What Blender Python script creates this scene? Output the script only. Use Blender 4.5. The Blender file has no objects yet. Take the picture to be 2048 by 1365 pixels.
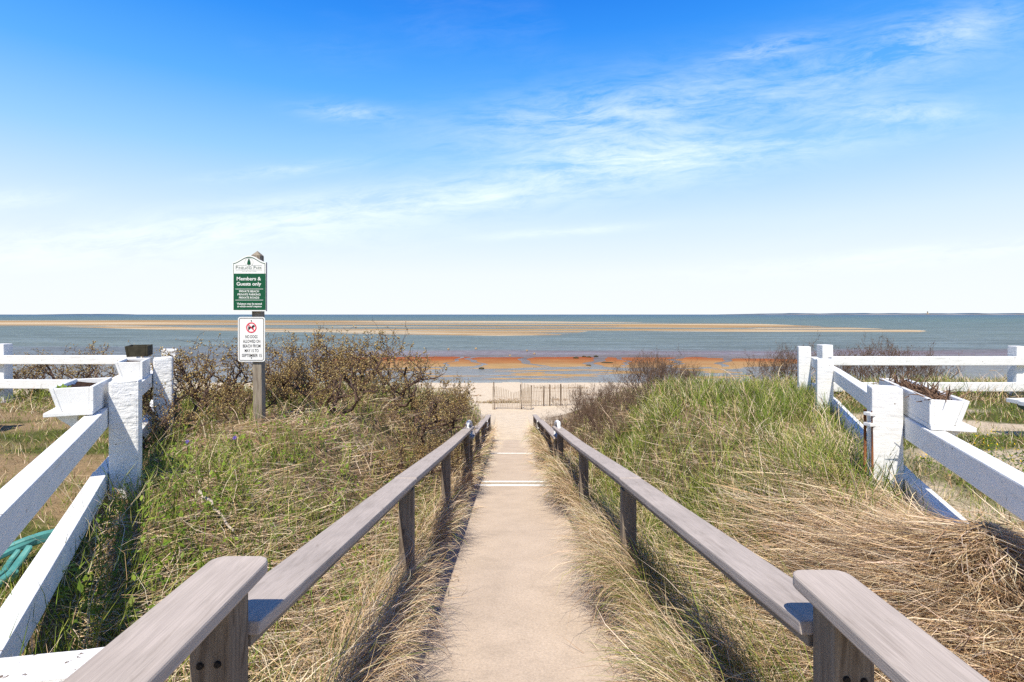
import bpy, bmesh, math, random
import numpy as np
from mathutils import Vector, Matrix
sc = bpy.context.scene
COL = sc.collection
rng = np.random.default_rng(11)
random.seed(5)
R = math.radians
CAMZ = 1.52

# ------------------------------------------------------------------ camera
cam = bpy.data.objects.new('camera', bpy.data.cameras.new('camera'))
COL.objects.link(cam)
cam.location = (0, 0, CAMZ)
cam.rotation_euler = (R(90), 0, 0)
cam.data.sensor_width = 36
cam.data.lens = 19.34
cam.data.shift_y = -0.0261
cam.data.shift_x = 0.0015
cam.data.clip_start = 0.05
cam.data.clip_end = 60000
sc.camera = cam

# ------------------------------------------------------------------ node helpers
class NT:
    def __init__(s, tree):
        s.t = tree; s.n = tree.nodes; s.l = tree.links
    def new(s, typ, **kw):
        n = s.n.new(typ)
        for k, v in kw.items():
            if k == 'inp':
                for kk, vv in v.items(): s.set(n.inputs[kk], vv)
            else: setattr(n, k, v)
        return n
    def set(s, sock, v):
        if isinstance(v, bpy.types.NodeSocket): s.l.new(v, sock)
        else: sock.default_value = v
    def m(s, op, a, b=None, c=None, clamp=False):
        n = s.n.new('ShaderNodeMath'); n.operation = op; n.use_clamp = clamp
        for i, v in enumerate((a, b, c)):
            if v is not None: s.set(n.inputs[i], v)
        return n.outputs[0]
    def vm(s, op, a, b=None):
        n = s.n.new('ShaderNodeVectorMath'); n.operation = op
        s.set(n.inputs[0], a)
        if b is not None: s.set(n.inputs[1], b)
        return n.outputs[0]
    def xyz(s, x, y, z):
        n = s.n.new('ShaderNodeCombineXYZ')
        for i, v in enumerate((x, y, z)): s.set(n.inputs[i], v)
        return n.outputs[0]
    def noise(s, vec, scale, detail=4, rough=0.55, dist=0.0):
        n = s.n.new('ShaderNodeTexNoise')
        s.set(n.inputs['Vector'], vec); s.set(n.inputs['Scale'], scale)
        n.inputs['Detail'].default_value = detail; n.inputs['Roughness'].default_value = rough
        n.inputs['Distortion'].default_value = dist
        return n.outputs['Fac']
    def ramp(s, fac, stops, interp='LINEAR'):
        n = s.n.new('ShaderNodeValToRGB'); s.set(n.inputs[0], fac)
        cr = n.color_ramp; cr.interpolation = interp
        while len(cr.elements) < len(stops): cr.elements.new(0.5)
        for e, (p, c) in zip(cr.elements, stops):
            e.position = p
            e.color = (c, c, c, 1) if isinstance(c, (int, float)) else (*c, 1)
        return n.outputs[0]
    def mix(s, fac, a, b, blend='MIX'):
        n = s.n.new('ShaderNodeMix'); n.data_type = 'RGBA'; n.blend_type = blend
        s.set(n.inputs[0], fac)
        for sock, v in ((n.inputs[6], a), (n.inputs[7], b)):
            s.set(sock, v if isinstance(v, bpy.types.NodeSocket) else (*v, 1))
        return n.outputs[2]
    def bump(s, h, strength, dist):
        n = s.n.new('ShaderNodeBump')
        s.set(n.inputs['Height'], h); n.inputs['Strength'].default_value = strength
        n.inputs['Distance'].default_value = dist
        return n.outputs[0]

def new_mat(name):
    m = bpy.data.materials.new(name); m.use_nodes = True
    nt = NT(m.node_tree)
    b = m.node_tree.nodes['Principled BSDF']
    return m, nt, b

def srgb(r, g, b):
    f = lambda c: (c/255/12.92) if c/255 <= 0.04045 else ((c/255+0.055)/1.055)**2.4
    return (f(r), f(g), f(b))

# ------------------------------------------------------------------ sun direction, world
SUN_EL, SUN_AZ = R(57), R(-11)            # behind the camera, a little to the left
Ls = Vector((math.sin(SUN_AZ)*math.cos(SUN_EL), -math.cos(SUN_AZ)*math.cos(SUN_EL), math.sin(SUN_EL)))
sun = bpy.data.objects.new('sun', bpy.data.lights.new('sun', 'SUN'))
COL.objects.link(sun)
sun.data.energy = 4.7
sun.data.angle = R(0.53)
sun.data.color = (1.0, 0.93, 0.80)
sun.rotation_euler = (-Ls).to_track_quat('-Z', 'Y').to_euler()
sun.location = (0, -5, 20)

world = bpy.data.worlds.new("World"); sc.world = world; world.use_nodes = True
world.cycles.sampling_method = 'MANUAL'; world.cycles.sample_map_resolution = 1024
w = NT(world.node_tree); w.n.clear()
out = w.new('ShaderNodeOutputWorld'); bg = w.new('ShaderNodeBackground')
w.l.new(bg.outputs[0], out.inputs[0])
bg.inputs['Strength'].default_value = 0.1
sky = w.new('ShaderNodeTexSky', sky_type='NISHITA')
sky.sun_disc = False
sky.sun_elevation = SUN_EL
sky.sun_rotation = math.pi - SUN_AZ
sky.altitude = 10; sky.air_density = 1.0; sky.dust_density = 0.6; sky.ozone_density = 2.0
tc = w.new('ShaderNodeTexCoord')
sep = w.new('ShaderNodeSeparateXYZ'); w.l.new(tc.outputs['Generated'], sep.inputs[0])
dx, dy, dz = sep.outputs
el = w.m('ARCSINE', w.m('MAXIMUM', dz, 0.0))
eln = w.m('DIVIDE', el, math.pi/2)
def t(c, k=10): return tuple(v*k for v in c)
grad = w.ramp(eln, [(0.0, srgb(247, 252, 255)), (0.045, srgb(242, 250, 255)), (0.10, srgb(216, 238, 255)), (0.17, srgb(155, 210, 255)),
                    (0.235, srgb(95, 178, 255)), (0.30, srgb(54, 149, 250)), (0.36, srgb(25, 122, 235)), (0.46, srgb(14, 88, 190)), (0.7, srgb(9, 58, 140)), (1.0, srgb(6, 42, 110))])
gr10 = w.vm('SCALE', grad); gr10.node.inputs['Scale'].default_value = 7.95
base = w.mix(0.97, sky.outputs[0], gr10)
# cirrus, placed in direction space (u = x/y, v = z/y ahead), streaky noise
fwd = w.m('MAXIMUM', dy, 0.02)
u = w.m('DIVIDE', dx, fwd); v = w.m('DIVIDE', dz, fwd)
def blob(px, py, rx, ry, tilt, amp):
    cu, cv = (px-1021)/1100, (629-py)/1100
    a, b = rx/1100, ry/1100
    c, s_ = math.cos(R(tilt)), math.sin(R(tilt))
    du = w.m('SUBTRACT', u, cu); dv = w.m('SUBTRACT', v, cv)
    p = w.m('DIVIDE', w.m('ADD', w.m('MULTIPLY', du, c), w.m('MULTIPLY', dv, s_)), a)
    q = w.m('DIVIDE', w.m('SUBTRACT', w.m('MULTIPLY', dv, c), w.m('MULTIPLY', du, s_)), b)
    r2 = w.m('ADD', w.m('MULTIPLY', p, p), w.m('MULTIPLY', q, q))
    return w.m('MULTIPLY', w.m('EXPONENT', w.m('MULTIPLY', r2, -1.0)), amp)
cov = None
for bl in [(1270, 318, 230, 42, 4, 0.85), (880, 398, 420, 36, 5, 0.75), (1330, 225, 420, 80, 8, 0.40), (1160, 235, 220, 45, 5, 0.35), (1800, 110, 340, 75, 14, 0.30), (1900, 60, 150, 40, 14, 0.35),
           (1530, 100, 90, 18, 14, 0.6), (700, 226, 90, 18, -4, 0.6), (1830, 512, 420, 18, 5, 0.6), (1120, 464, 150, 9, 4, 0.6),
           (300, 480, 450, 40, 4, 0.75), (560, 343, 130, 12, 6, 0.55), (1810, 230, 150, 30, 0, 0.55), (30, 400, 90, 18, 5, 0.5), (1620, 290, 200, 30, 5, .35)]:
    g = blob(*bl); cov = g if cov is None else w.m('ADD', cov, g)
# elsewhere in the sky: thin scattered cirrus from a broad noise of the direction
broad = w.ramp(w.noise(w.vm('MULTIPLY', tc.outputs['Generated'], (1.2, 1.2, 4.0)), 1.6, 3), [(0.55, 0.0), (0.8, 0.12)])
cov = w.m('ADD', cov, broad)
sx = w.m('ADD', w.m('MULTIPLY', u, math.cos(R(6))), w.m('MULTIPLY', v, math.sin(R(6))))
sy = w.m('SUBTRACT', w.m('MULTIPLY', v, math.cos(R(6))), w.m('MULTIPLY', u, math.sin(R(6))))
warp = w.noise(w.xyz(w.m('MULTIPLY', sx, 3.0), w.m('MULTIPLY', sy, 8.0), 0.0), 1.0, 3)
sy2 = w.m('ADD', sy, w.m('MULTIPLY', warp, 0.07))
n1 = w.noise(w.xyz(w.m('MULTIPLY', sx, 5.0), w.m('MULTIPLY', sy2, 25.0), 3.0), 1.0, 8, 0.68, 0.4)
n2 = w.noise(w.xyz(w.m('MULTIPLY', sx, 14.0), w.m('MULTIPLY', sy2, 60.0), 7.0), 1.0, 6, 0.7, 0.6)
nn = w.m('ADD', w.m('MULTIPLY', n1, 0.65), w.m('MULTIPLY', n2, 0.35))
wis = w.ramp(nn, [(0.40, 0.0), (0.52, 0.45), (0.70, 1.0)])
alpha = w.m('MULTIPLY', w.m('MULTIPLY', wis, cov), 0.85, clamp=True)
alpha = w.m('MULTIPLY', alpha, w.m('GREATER_THAN', dz, 0.0))
col = w.mix(alpha, base, t(srgb(243, 250, 255)))
col = w.mix(w.m('LESS_THAN', dz, -0.002), col, t((0.16, 0.13, 0.09)))
w.l.new(col, bg.inputs['Color'])

sc.view_settings.view_transform = 'Standard'
sc.view_settings.look = 'None'
sc.view_settings.exposure = 0.38
sc.view_settings.gamma = 1
sc.view_settings.use_curve_mapping = False
sc.cycles.use_denoising = False
sc.cycles.sample_clamp_indirect = 3.0
sc.cycles.use_adaptive_sampling = False

sc.cycles.max_bounces = 6
sc.cycles.transparent_max_bounces = 8

# ------------------------------------------------------------------ object helpers
def tag(o, label=None, cat=None, group=None, kind=None):
    if label: o['label'] = label
    if cat: o['category'] = cat
    if group: o['group'] = group
    if kind: o['kind'] = kind
    return o
def empty(name, loc, label=None, cat=None, group=None):
    o = bpy.data.objects.new(name, None); COL.objects.link(o)
    o.location = loc; o.empty_display_size = 0.1
    return tag(o, label, cat, group)
def link(name, me, mat=None, parent=None, M=None):
    """link a mesh; M is its world matrix; roots carry no rotation"""
    o = bpy.data.objects.new(name, me); COL.objects.link(o)
    if mat is not None and not me.materials: me.materials.append(mat)
    M = M or Matrix.Identity(4)
    if parent is not None:
        o.parent = parent
        base = parent.location.copy()
        if parent.parent is not None:
            base = parent.matrix_world_hint if hasattr(parent, 'matrix_world_hint') else base + parent.parent.location
            M = Matrix.Translation(-(base)) @ M
        else:
            M = Matrix.Translation(-base) @ M
    o.matrix_local = M if parent is not None else M
    if parent is None: o.matrix_world = M
    return o
def bm_mesh(name, bm):
    me = bpy.data.meshes.new(name); bm.normal_update(); bm.to_mesh(me); bm.free(); return me
def box_mesh(name, lx, ly, lz, bev=0.004, seg=1, taper=1.0, jitter=0.0, cuts=0):
    bm = bmesh.new(); bmesh.ops.create_cube(bm, size=1)
    for v_ in bm.verts:
        k = taper if v_.co.z > 0 else 1
        v_.co = Vector((v_.co.x*lx*k, v_.co.y*ly*k, v_.co.z*lz))
    if bev: bmesh.ops.bevel(bm, geom=bm.edges[:], offset=bev, segments=seg, affect='EDGES', profile=0.6)
    if cuts:
        bmesh.ops.subdivide_edges(bm, edges=[e for e in bm.edges if e.calc_length() > max(lx, ly, lz)*0.3], cuts=cuts, use_grid_fill=True)
    if jitter:
        for v_ in bm.verts: v_.co += Vector([random.gauss(0, jitter) for _ in range(3)])
    me = bm_mesh(name, bm)
    return me
def beam(name, p0, p1, wid, hei, mat, parent, bev=0.004, up=(0, 0, 1), top=True, seg=2, cuts=0, jitter=0):
    """board whose local Y runs p0->p1; the line is the middle of its TOP face when top"""
    p0, p1 = Vector(p0), Vector(p1)
    d = p1-p0; L = d.length; y = d.normalized(); x = y.cross(Vector(up)).normalized(); z = x.cross(y)
    me = box_mesh(name, wid, L, hei, bev, seg, cuts=cuts, jitter=jitter)
    c = (p0+p1)/2 - (z*hei/2 if top else Vector())
    M = Matrix((x, y, z)).transposed().to_4x4(); M.translation = c
    return link(name, me, mat, parent, M)
def post(name, x, y, z0, z1, wid, mat, parent, rot=0, bev=0.008, dep=None, tilt=(0, 0), cuts=0, jitter=0):
    me = box_mesh(name, wid, dep or wid, z1-z0, bev, 2, cuts=cuts, jitter=jitter)
    M = Matrix.Translation((x, y, (z0+z1)/2)) @ Matrix.Rotation(rot, 4, 'Z') @ Matrix.Rotation(tilt[0], 4, 'X') @ Matrix.Rotation(tilt[1], 4, 'Y')
    return link(name, me, mat, parent, M)
def tube_mesh(name, paths, sides=6):
    """paths: list of (points, radii)"""
    V, F = [], []
    for pts, rad in paths:
        pts = [Vector(p) for p in pts]; base = len(V)
        for i, p in enumerate(pts):
            d = (pts[min(i+1, len(pts)-1)]-pts[max(i-1, 0)]).normalized()
            a = d.cross(Vector((0, 0, 1)) if abs(d.z) < 0.9 else Vector((1, 0, 0))).normalized(); b = d.cross(a)
            r = rad[i] if hasattr(rad, '__len__') else rad
            for k in range(sides):
                an = 2*math.pi*k/sides
                V.append(p + a*math.cos(an)*r + b*math.sin(an)*r)
        for i in range(len(pts)-1):
            for k in range(sides):
                k2 = (k+1) % sides
                F.append((base+i*sides+k, base+i*sides+k2, base+(i+1)*sides+k2, base+(i+1)*sides+k))
        F.append(tuple(base+k for k in range(sides))); F.append(tuple(base+(len(pts)-1)*sides+k for k in reversed(range(sides))))
    me = bpy.data.meshes.new(name); me.from_pydata([tuple(v_) for v_ in V], [], F); me.update()
    me.polygons.foreach_set('use_smooth', [True]*len(me.polygons))
    return me
def prism_mesh(name, outline, z0, z1):
    """outline in (x, z) of the picture plane, extruded along -y..+y (y0=z0, y1=z1)"""
    n = len(outline)
    V = [(x, z0, z) for x, z in outline] + [(x, z1, z) for x, z in outline]
    F = [tuple(range(n)), tuple(reversed(range(n, 2*n)))]
    F += [((i+1) % n, i, n+i, n+(i+1) % n) for i in range(n)]
    me = bpy.data.meshes.new(name); me.from_pydata(V, [], F); me.update()
    bm = bmesh.new(); bm.from_mesh(me); bmesh.ops.recalc_face_normals(bm, faces=bm.faces[:])
    bmesh.ops.triangulate(bm, faces=[f for f in bm.faces if len(f.verts) > 4])
    bm.to_mesh(me); bm.free()
    return me
def np_mesh(name, V, polys, col=None, smooth=False):
    """polys: list of int arrays (n,k)"""
    me = bpy.data.meshes.new(name)
    V = np.ascontiguousarray(V, dtype=np.float32)
    me.vertices.add(len(V)); me.vertices.foreach_set('co', V.ravel())
    nl = sum(p.size for p in polys); npol = sum(len(p) for p in polys)
    me.loops.add(nl); me.loops.foreach_set('vertex_index', np.concatenate([p.ravel() for p in polys]).astype(np.int32))
    starts, c = [], 0
    for p in polys:
        starts.append(c + np.arange(len(p))*p.shape[1]); c += p.size
    me.polygons.add(npol); me.polygons.foreach_set('loop_start', np.concatenate(starts).astype(np.int32))
    if smooth: me.polygons.foreach_set('use_smooth', np.ones(npol, dtype=bool))
    if col is not None:
        a = me.attributes.new('tint', 'FLOAT_COLOR', 'POINT')
        c4 = np.ones((len(V), 4), np.float32); c4[:, :3] = col
        a.data.foreach_set('color', c4.ravel())
    me.update(calc_edges=True)
    me.validate()
    return me

# ------------------------------------------------------------------ numpy noise
_perm = np.random.default_rng(3).random((64, 64)).astype(np.float64)
def vnoise(x, y, seed=0):
    x = np.asarray(x, float)+seed*17.31; y = np.asarray(y, float)+seed*9.77
    xi, yi = np.floor(x).astype(int), np.floor(y).astype(int)
    fx, fy = x-xi, y-yi
    fx = fx*fx*(3-2*fx); fy = fy*fy*(3-2*fy)
    g = lambda a, b: _perm[a % 64, b % 64]
    return (g(xi, yi)*(1-fx)+g(xi+1, yi)*fx)*(1-fy) + (g(xi, yi+1)*(1-fx)+g(xi+1, yi+1)*fx)*fy
def fbm(x, y, seed=0, octv=3):
    s, a, tot = 0, 1, 0
    for o in range(octv):
        s = s + a*vnoise(np.asarray(x)*2**o, np.asarray(y)*2**o, seed+o*3); tot += a; a *= 0.5
    return s/tot
def sstep(a, b, x):
    tt = np.clip((np.asarray(x, float)-a)/(b-a), 0, 1); return tt*tt*(3-2*tt)

# ------------------------------------------------------------------ terrain
XC = 0.05
WATER = -3.83
def beach_z(y): return np.where(y < 26, -3.05+(26-y)*0.06, -3.05-(y-26)*0.0459)
def ramp_z(y):
    return np.where(y < 18, -0.143*np.maximum(y, 0), np.where(y < 26, -2.574-0.0595*(y-18), beach_z(y)))
def dune_z(x, y):
    k = sstep(-1.5, 2.5, x)
    y0 = 8.2 + 2.4*k
    top = 0.36 + 0.10*k - k*0.034*np.clip(y-4.2, 0, 7) + 0.05*(fbm(x*0.5, y*0.5, 2)-0.5)*2 + 0.05*(fbm(x*1.9, y*1.9, 4)-0.5)
    near_l = sstep(-5.5, -3.2, x)*(1-k)
    fall = (0.22-0.045*near_l)*np.log1p(np.exp((y-y0)*1.2))/1.2
    return top - fall
def ground_z(x, y):
    x = np.asarray(x, float); y = np.asarray(y, float)
    s = np.abs(x-XC)
    right = (x > XC)
    rz = ramp_z(y)
    dz_ = np.maximum(dune_z(x, y), beach_z(y)+0.04*(fbm(x*.3, y*.3, 6)-.5))
    edge = rz + 0.16
    bw = np.where(right, 1.15+0.14*np.clip(y-3, 0, 8), 1.5-0.06*np.clip(y-5, 0, 9))
    tt = sstep(0, 1, (s-0.70)/bw)
    bank = edge + (np.maximum(dz_, edge)-edge)*tt
    # beyond the ramp the corridor is open sand
    open_ = sstep(20, 25.5, y)
    bank = bank*(1-open_) + open_*(np.where(s < 1.2, rz, rz + (np.maximum(dz_, rz)-rz)*sstep(1.2, 4.0, s)))
    corr = np.where(y < 16, rz-0.08, rz-0.08+0.095*sstep(15.5, 18.5, y))
    z = np.where(s < 0.665, corr, np.where(s < 0.70, corr + (bank-corr)*((s-0.665)/0.035), bank))
    z = np.where(y > 24, np.where(np.abs(x) < 60, z, z), z)
    return z

xs = np.unique(np.concatenate([[-3000, -1000, -300], np.linspace(-90, -12, 28), [300, 1000, 3000], np.linspace(-12, -2.5, 76), np.linspace(-2.5, 2.6, 128), np.linspace(2.6, 12, 76), np.linspace(12, 90, 28), [XC-0.70, XC-0.665, XC+0.665, XC+0.70]]))
ys = np.unique(np.concatenate([[-3000, -800, -200, -60], np.linspace(-14, 0, 15), np.linspace(0, 13, 150), np.linspace(13, 28, 90), np.linspace(28, 50, 45)]))
GX, GY = np.meshgrid(xs, ys)
GZ = ground_z(GX, GY)
nxg, nyg = len(xs), len(ys)
idx = np.arange(nxg*nyg).reshape(nyg, nxg)
quads = np.stack([idx[:-1, :-1], idx[:-1, 1:], idx[1:, 1:], idx[1:, :-1]], -1).reshape(-1, 4)
def fence_left(y): return -0.75-0.5*y
def fence_right(y): return 0.80+0.45*y
def in_yard(x, y): return ((x < fence_left(y)) | (x > fence_right(y))) & (y < 7.5)
# soil colours: the bare sand, thatch litter, mossy turf
sandc = np.array([0.66, 0.545, 0.405])
litter = np.array([0.22, 0.15, 0.085]); turf = np.array([0.10, 0.11, 0.03]); dirt = np.array([0.27, 0.19, 0.105])
wild = sstep(25.0, 21.0, GY + (fbm(GX*.5, GY*.5, 8)-.5)*3)
s_ = np.abs(GX-XC)
corrm = sstep(17, 21, GY)*sstep(2.2, 1.0, s_+ (fbm(GX*1.5, GY*1.5, 5)-.5)*.8)
wild = wild*(1-corrm)
wild = np.where(s_ < 0.68, 0, wild)
yd = in_yard(GX, GY)
n_a = fbm(GX*0.9, GY*0.9, 12)
n_b = fbm(GX*0.8, GY*1.6, 15)
lc = litter[None, None, :]*(0.8+0.5*n_a[..., None])
ylc = turf*sstep(.42, .58, n_b)[..., None] + (1-sstep(.42, .58, n_b)[..., None])*np.where((GX > 0)[..., None], sandc*0.85, dirt*1.1)
cc = np.where(yd[..., None], ylc, lc)
tint = cc*wild[..., None] + sandc*(1-wild[..., None])
me = np_mesh('ground', np.stack([GX, GY, GZ], -1).reshape(-1, 3), [quads], tint.reshape(-1, 3), smooth=True)
M_ground, nt, b = new_mat('ground_soil')
at = nt.new('ShaderNodeAttribute', attribute_name='tint')
tco = nt.new('ShaderNodeTexCoord').outputs['Object']
f1 = nt.noise(tco, 60, 4, 0.7); f2 = nt.noise(tco, 4, 6, 0.65); f3 = nt.noise(tco, 1.3, 3)
c1 = nt.mix(1.0, at.outputs['Color'], nt.ramp(f1, [(0.25, 0.72), (0.7, 1.18)]), 'MULTIPLY')
c1 = nt.mix(1.0, c1, nt.ramp(f2, [(0.3, 0.84), (0.7, 1.1)]), 'MULTIPLY')
nt.l.new(c1, b.inputs['Base Color']); b.inputs['Roughness'].default_value = 0.95; b.inputs['Specular IOR Level'].default_value = 0.1
hh = nt.m('ADD', nt.m('MULTIPLY', f2, 0.7), nt.m('MULTIPLY', f1, 0.12))
nt.l.new(nt.bump(hh, 0.9, 0.10), b.inputs['Normal'])
g = link('ground', me, M_ground); tag(g, kind='structure')

# ------------------------------------------------------------------ materials
def mat_white(name, chips=0.0, dirt=0.25, rough_bump=0.3):
    m, nt, b = new_mat(name)
    co = nt.new('ShaderNodeTexCoord').outputs['Object']
    st = nt.vm('MULTIPLY', co, (30, 4, 30))
    gr = nt.noise(st, 1.0, 5, 0.6)
    bl = nt.noise(co, 7, 4, 0.6)
    sp = nt.noise(co, 38, 3, 0.6)
    base = nt.mix(nt.ramp(bl, [(0.45, 0.0), (0.75, dirt)]), (0.80, 0.80, 0.79), (0.55, 0.54, 0.50))
    base = nt.mix(nt.ramp(gr, [(0.30, dirt*1.3), (0.42, 0.0)]), base, (0.42, 0.40, 0.37))
    base = nt.mix(nt.ramp(sp, [(0.70-chips*0.3, 0.0), (0.715-chips*0.3, 1.0)]), base, (0.20, 0.15, 0.11))
    nt.l.new(base, b.inputs['Base Color']); b.inputs['Roughness'].default_value = 0.6
    h = nt.m('ADD', nt.m('MULTIPLY', gr, 0.5), nt.m('MULTIPLY', nt.noise(co, 16, 5, 0.65), 0.8))
    nt.l.new(nt.bump(h, rough_bump, 0.02), b.inputs['Normal'])
    return m
M_white = mat_white('white_paint', 0.0, 0.28, 0.3)
M_white_rough = mat_white('white_paint_rough', 0.0, 0.3, 0.9)
M_white_peel = mat_white('white_paint_peeling', 0.27, 0.35, 0.7)
M_box = mat_white('white_box_paint', 0.02, 0.22, 0.15)

def mat_wood(name, c1, c2, c3, scale=1.0, bump=0.4, axis=1, rough=0.75):
    m, nt, b = new_mat(name)
    oi = nt.new('ShaderNodeObjectInfo')
    co = nt.new('ShaderNodeTexCoord').outputs['Object']
    off = nt.m('MULTIPLY', oi.outputs['Random'], 37.0)
    co = nt.vm('ADD', co, nt.xyz(off, off, off))
    sv = [42*scale]*3; sv[axis] = 2.2*scale
    warp = nt.noise(nt.vm('MULTIPLY', co, tuple(9 if i != axis else 1.6 for i in range(3))), 1.0, 2)
    vec = nt.vm('ADD', nt.vm('MULTIPLY', co, tuple(sv)), nt.xyz(nt.m('MULTIPLY', warp, 6.0), nt.m('MULTIPLY', warp, 6.0), nt.m('MULTIPLY', warp, 6.0)))
    gr = nt.noise(vec, 1.0, 5, 0.62)
    fine = nt.noise(nt.vm('MULTIPLY', co, tuple(300 if i != axis else 9 for i in range(3))), 1.0, 3, 0.6)
    big = nt.noise(co, 3.5, 3)
    base = nt.ramp(gr, [(0.28, c3), (0.43, c1), (0.62, c2)])
    base = nt.mix(1.0, base, nt.ramp(fine, [(0.3, 0.82), (0.65, 1.06)]), 'MULTIPLY')
    base = nt.mix(1.0, base, nt.ramp(big, [(0.3, 0.88), (0.7, 1.08)]), 'MULTIPLY')
    nt.l.new(base, b.inputs['Base Color']); b.inputs['Roughness'].default_value = rough
    b.inputs['Specular IOR Level'].default_value = 0.25
    h = nt.m('ADD', nt.m('MULTIPLY', gr, 0.6), nt.m('MULTIPLY', fine, 0.5))
    nt.l.new(nt.bump(h, bump, 0.006), b.inputs['Normal'])
    return m
M_cap = mat_wood('grey_stained_wood', (0.46, 0.395, 0.345), (0.49, 0.42, 0.37), (0.37, 0.31, 0.265), 1.0, 0.45)
M_post = mat_wood('weathered_post_wood', (0.20, 0.155, 0.115), (0.29, 0.235, 0.18), (0.085, 0.06, 0.042), 0.8, 0.9, axis=2, rough=0.9)
M_sub = mat_wood('weathered_rail_wood', (0.24, 0.20, 0.16), (0.32, 0.27, 0.22), (0.11, 0.085, 0.06), 0.9, 0.8, axis=1, rough=0.9)
M_signpost = mat_wood('grey_sign_post_wood', (0.24, 0.20, 0.155), (0.33, 0.285, 0.225), (0.12, 0.095, 0.07), 0.9, 0.8, axis=2, rough=0.9)
M_lath = mat_wood('weathered_lath_wood', (0.38, 0.31, 0.23), (0.50, 0.42, 0.33), (0.25, 0.18, 0.12), 0.8, 0.4, axis=2, rough=0.9)
M_stake = mat_wood('dark_stake_wood', (0.12, 0.085, 0.06), (0.2, 0.14, 0.09), (0.06, 0.04, 0.03), 0.8, 0.4, axis=2, rough=0.9)

def mat_plain(name, c, rough=0.6, spec=0.3, var=0.12, scale=20, bump=0.0):
    m, nt, b = new_mat(name)
    co = nt.new('ShaderNodeTexCoord').outputs['Object']
    n = nt.noise(co, scale, 4)
    nt.l.new(nt.mix(1.0, c, nt.ramp(n, [(0.3, 1-var), (0.7, 1+var)]), 'MULTIPLY'), b.inputs['Base Color'])
    b.inputs['Roughness'].default_value = rough; b.inputs['Specular IOR Level'].default_value = spec
    if bump: nt.l.new(nt.bump(n, bump, 0.02), b.inputs['Normal'])
    return m
M_green = mat_plain('sign_green', (0.004, 0.085, 0.035), 0.45, 0.4, 0.06)
M_signwhite = mat_plain('sign_white', (0.80, 0.80, 0.78), 0.45, 0.4, 0.04)
M_signgrey = mat_plain('sign_edge_grey', (0.33, 0.31, 0.33), 0.6, 0.2, 0.1)
M_ink = mat_plain('black_print', (0.015, 0.016, 0.018), 0.5, 0.3)
M_greyink = mat_plain('grey_green_print', (0.17, 0.22, 0.19), 0.5, 0.3)
M_red = mat_plain('red_print', (0.72, 0.02, 0.06), 0.5, 0.3)
M_metal = mat_plain('galvanised_metal', (0.45, 0.45, 0.45), 0.45, 0.5, 0.2)
M_rust = mat_plain('rusty_steel', (0.20, 0.075, 0.03), 0.85, 0.2, 0.4, 40)
M_teal = mat_plain('teal_plastic', (0.07, 0.25, 0.23), 0.55, 0.35, 0.22, 12, 0.2)
M_dkgreen = mat_plain('dark_green_paint', (0.008, 0.045, 0.03), 0.45, 0.4, 0.15)
M_soil = mat_plain('potting_soil', (0.045, 0.026, 0.017), 0.95, 0.1, 0.5, 60, 1.0)
M_dark_box = mat_plain('dark_weathered_planter', (0.055, 0.05, 0.035), 0.9, 0.1, 0.35, 14)
M_bolt = mat_plain('dark_bolt', (0.02, 0.015, 0.012), 0.7, 0.3)
M_rock = mat_plain('weedy_rock', (0.055, 0.045, 0.02), 0.9, 0.15, 0.5, 9, 0.6)
M_palerock = mat_plain('tan_rock', (0.36, 0.25, 0.14), 0.9, 0.15, 0.3, 9, 0.6)

def mat_attr(name, trans=0.25, rough=0.7):
    m, nt, b = new_mat(name)
    at = nt.new('ShaderNodeAttribute', attribute_name='tint')
    o = m.node_tree.nodes['Material Output']
    nt.l.new(at.outputs['Color'], b.inputs['Base Color'])
    b.inputs['Roughness'].default_value = rough; b.inputs['Specular IOR Level'].default_value = 0.18
    if trans:
        tr = nt.new('ShaderNodeBsdfTranslucent'); nt.l.new(at.outputs['Color'], tr.inputs['Color'])
        mx = nt.new('ShaderNodeMixShader'); mx.inputs[0].default_value = trans
        nt.l.new(b.outputs[0], mx.inputs[1]); nt.l.new(tr.outputs[0], mx.inputs[2])
        nt.l.new(mx.outputs[0], o.inputs[0])
    return m
M_blade = mat_attr('grass_blade', 0.12)
M_leafm = mat_attr('leaf', 0.3, 0.5)

# ------------------------------------------------------------------ tidal flat and water
def flat_pts():
    vv = np.concatenate([np.linspace(140, 76, 330), np.linspace(75.8, 46, 90), np.linspace(45.8, 8, 230), np.linspace(7.8, 0.5, 30)])
    uu = np.unique(np.concatenate([np.linspace(-5200, -200, 80), np.linspace(-200, 680, 130), np.linspace(680, 1640, 330), np.linspace(1640, 2300, 90), np.linspace(2300, 7200, 80)]))
    return np.meshgrid(uu, vv)
U, Vv = flat_pts()
Yf = 5885.0/Vv
Xf = (U-1021)/1100*Yf
H = np.full(U.shape, -0.5)
# far bars
vt = np.interp(U, [-3000, 0, 700, 1024, 1500, 1840, 1900], [11, 11.0, 11.5, 12.5, 17, 31, 40])
vb = np.interp(U, [-3000, 0, 75, 300, 700, 1000, 1120, 1180, 1300, 1500, 1840, 1900], [24, 25, 24.5, 31, 39.5, 43.5, 42, 34, 34.5, 35.5, 36, 30])
wv_ = (fbm(U/260, Vv/7, 21)-.5)*3.0
E = sstep(-1.2, 1.5, (Vv+wv_*.4)-vt)*sstep(-0.6, 1.0, vb-(Vv+wv_*.3))
stripe = fbm(U/800+2, (Vv+wv_*.5)/2.5, 31, 3)
solid = sstep(11, 5, vb-Vv)*sstep(1160, 1000, U)           # the near bar is mostly dry
hb = E*(0.17*(stripe-0.5)*2 + 0.06*solid + 0.012) - (1-E)*0.4
far = Vv < 60
H = np.where(far, hb, H)
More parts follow.
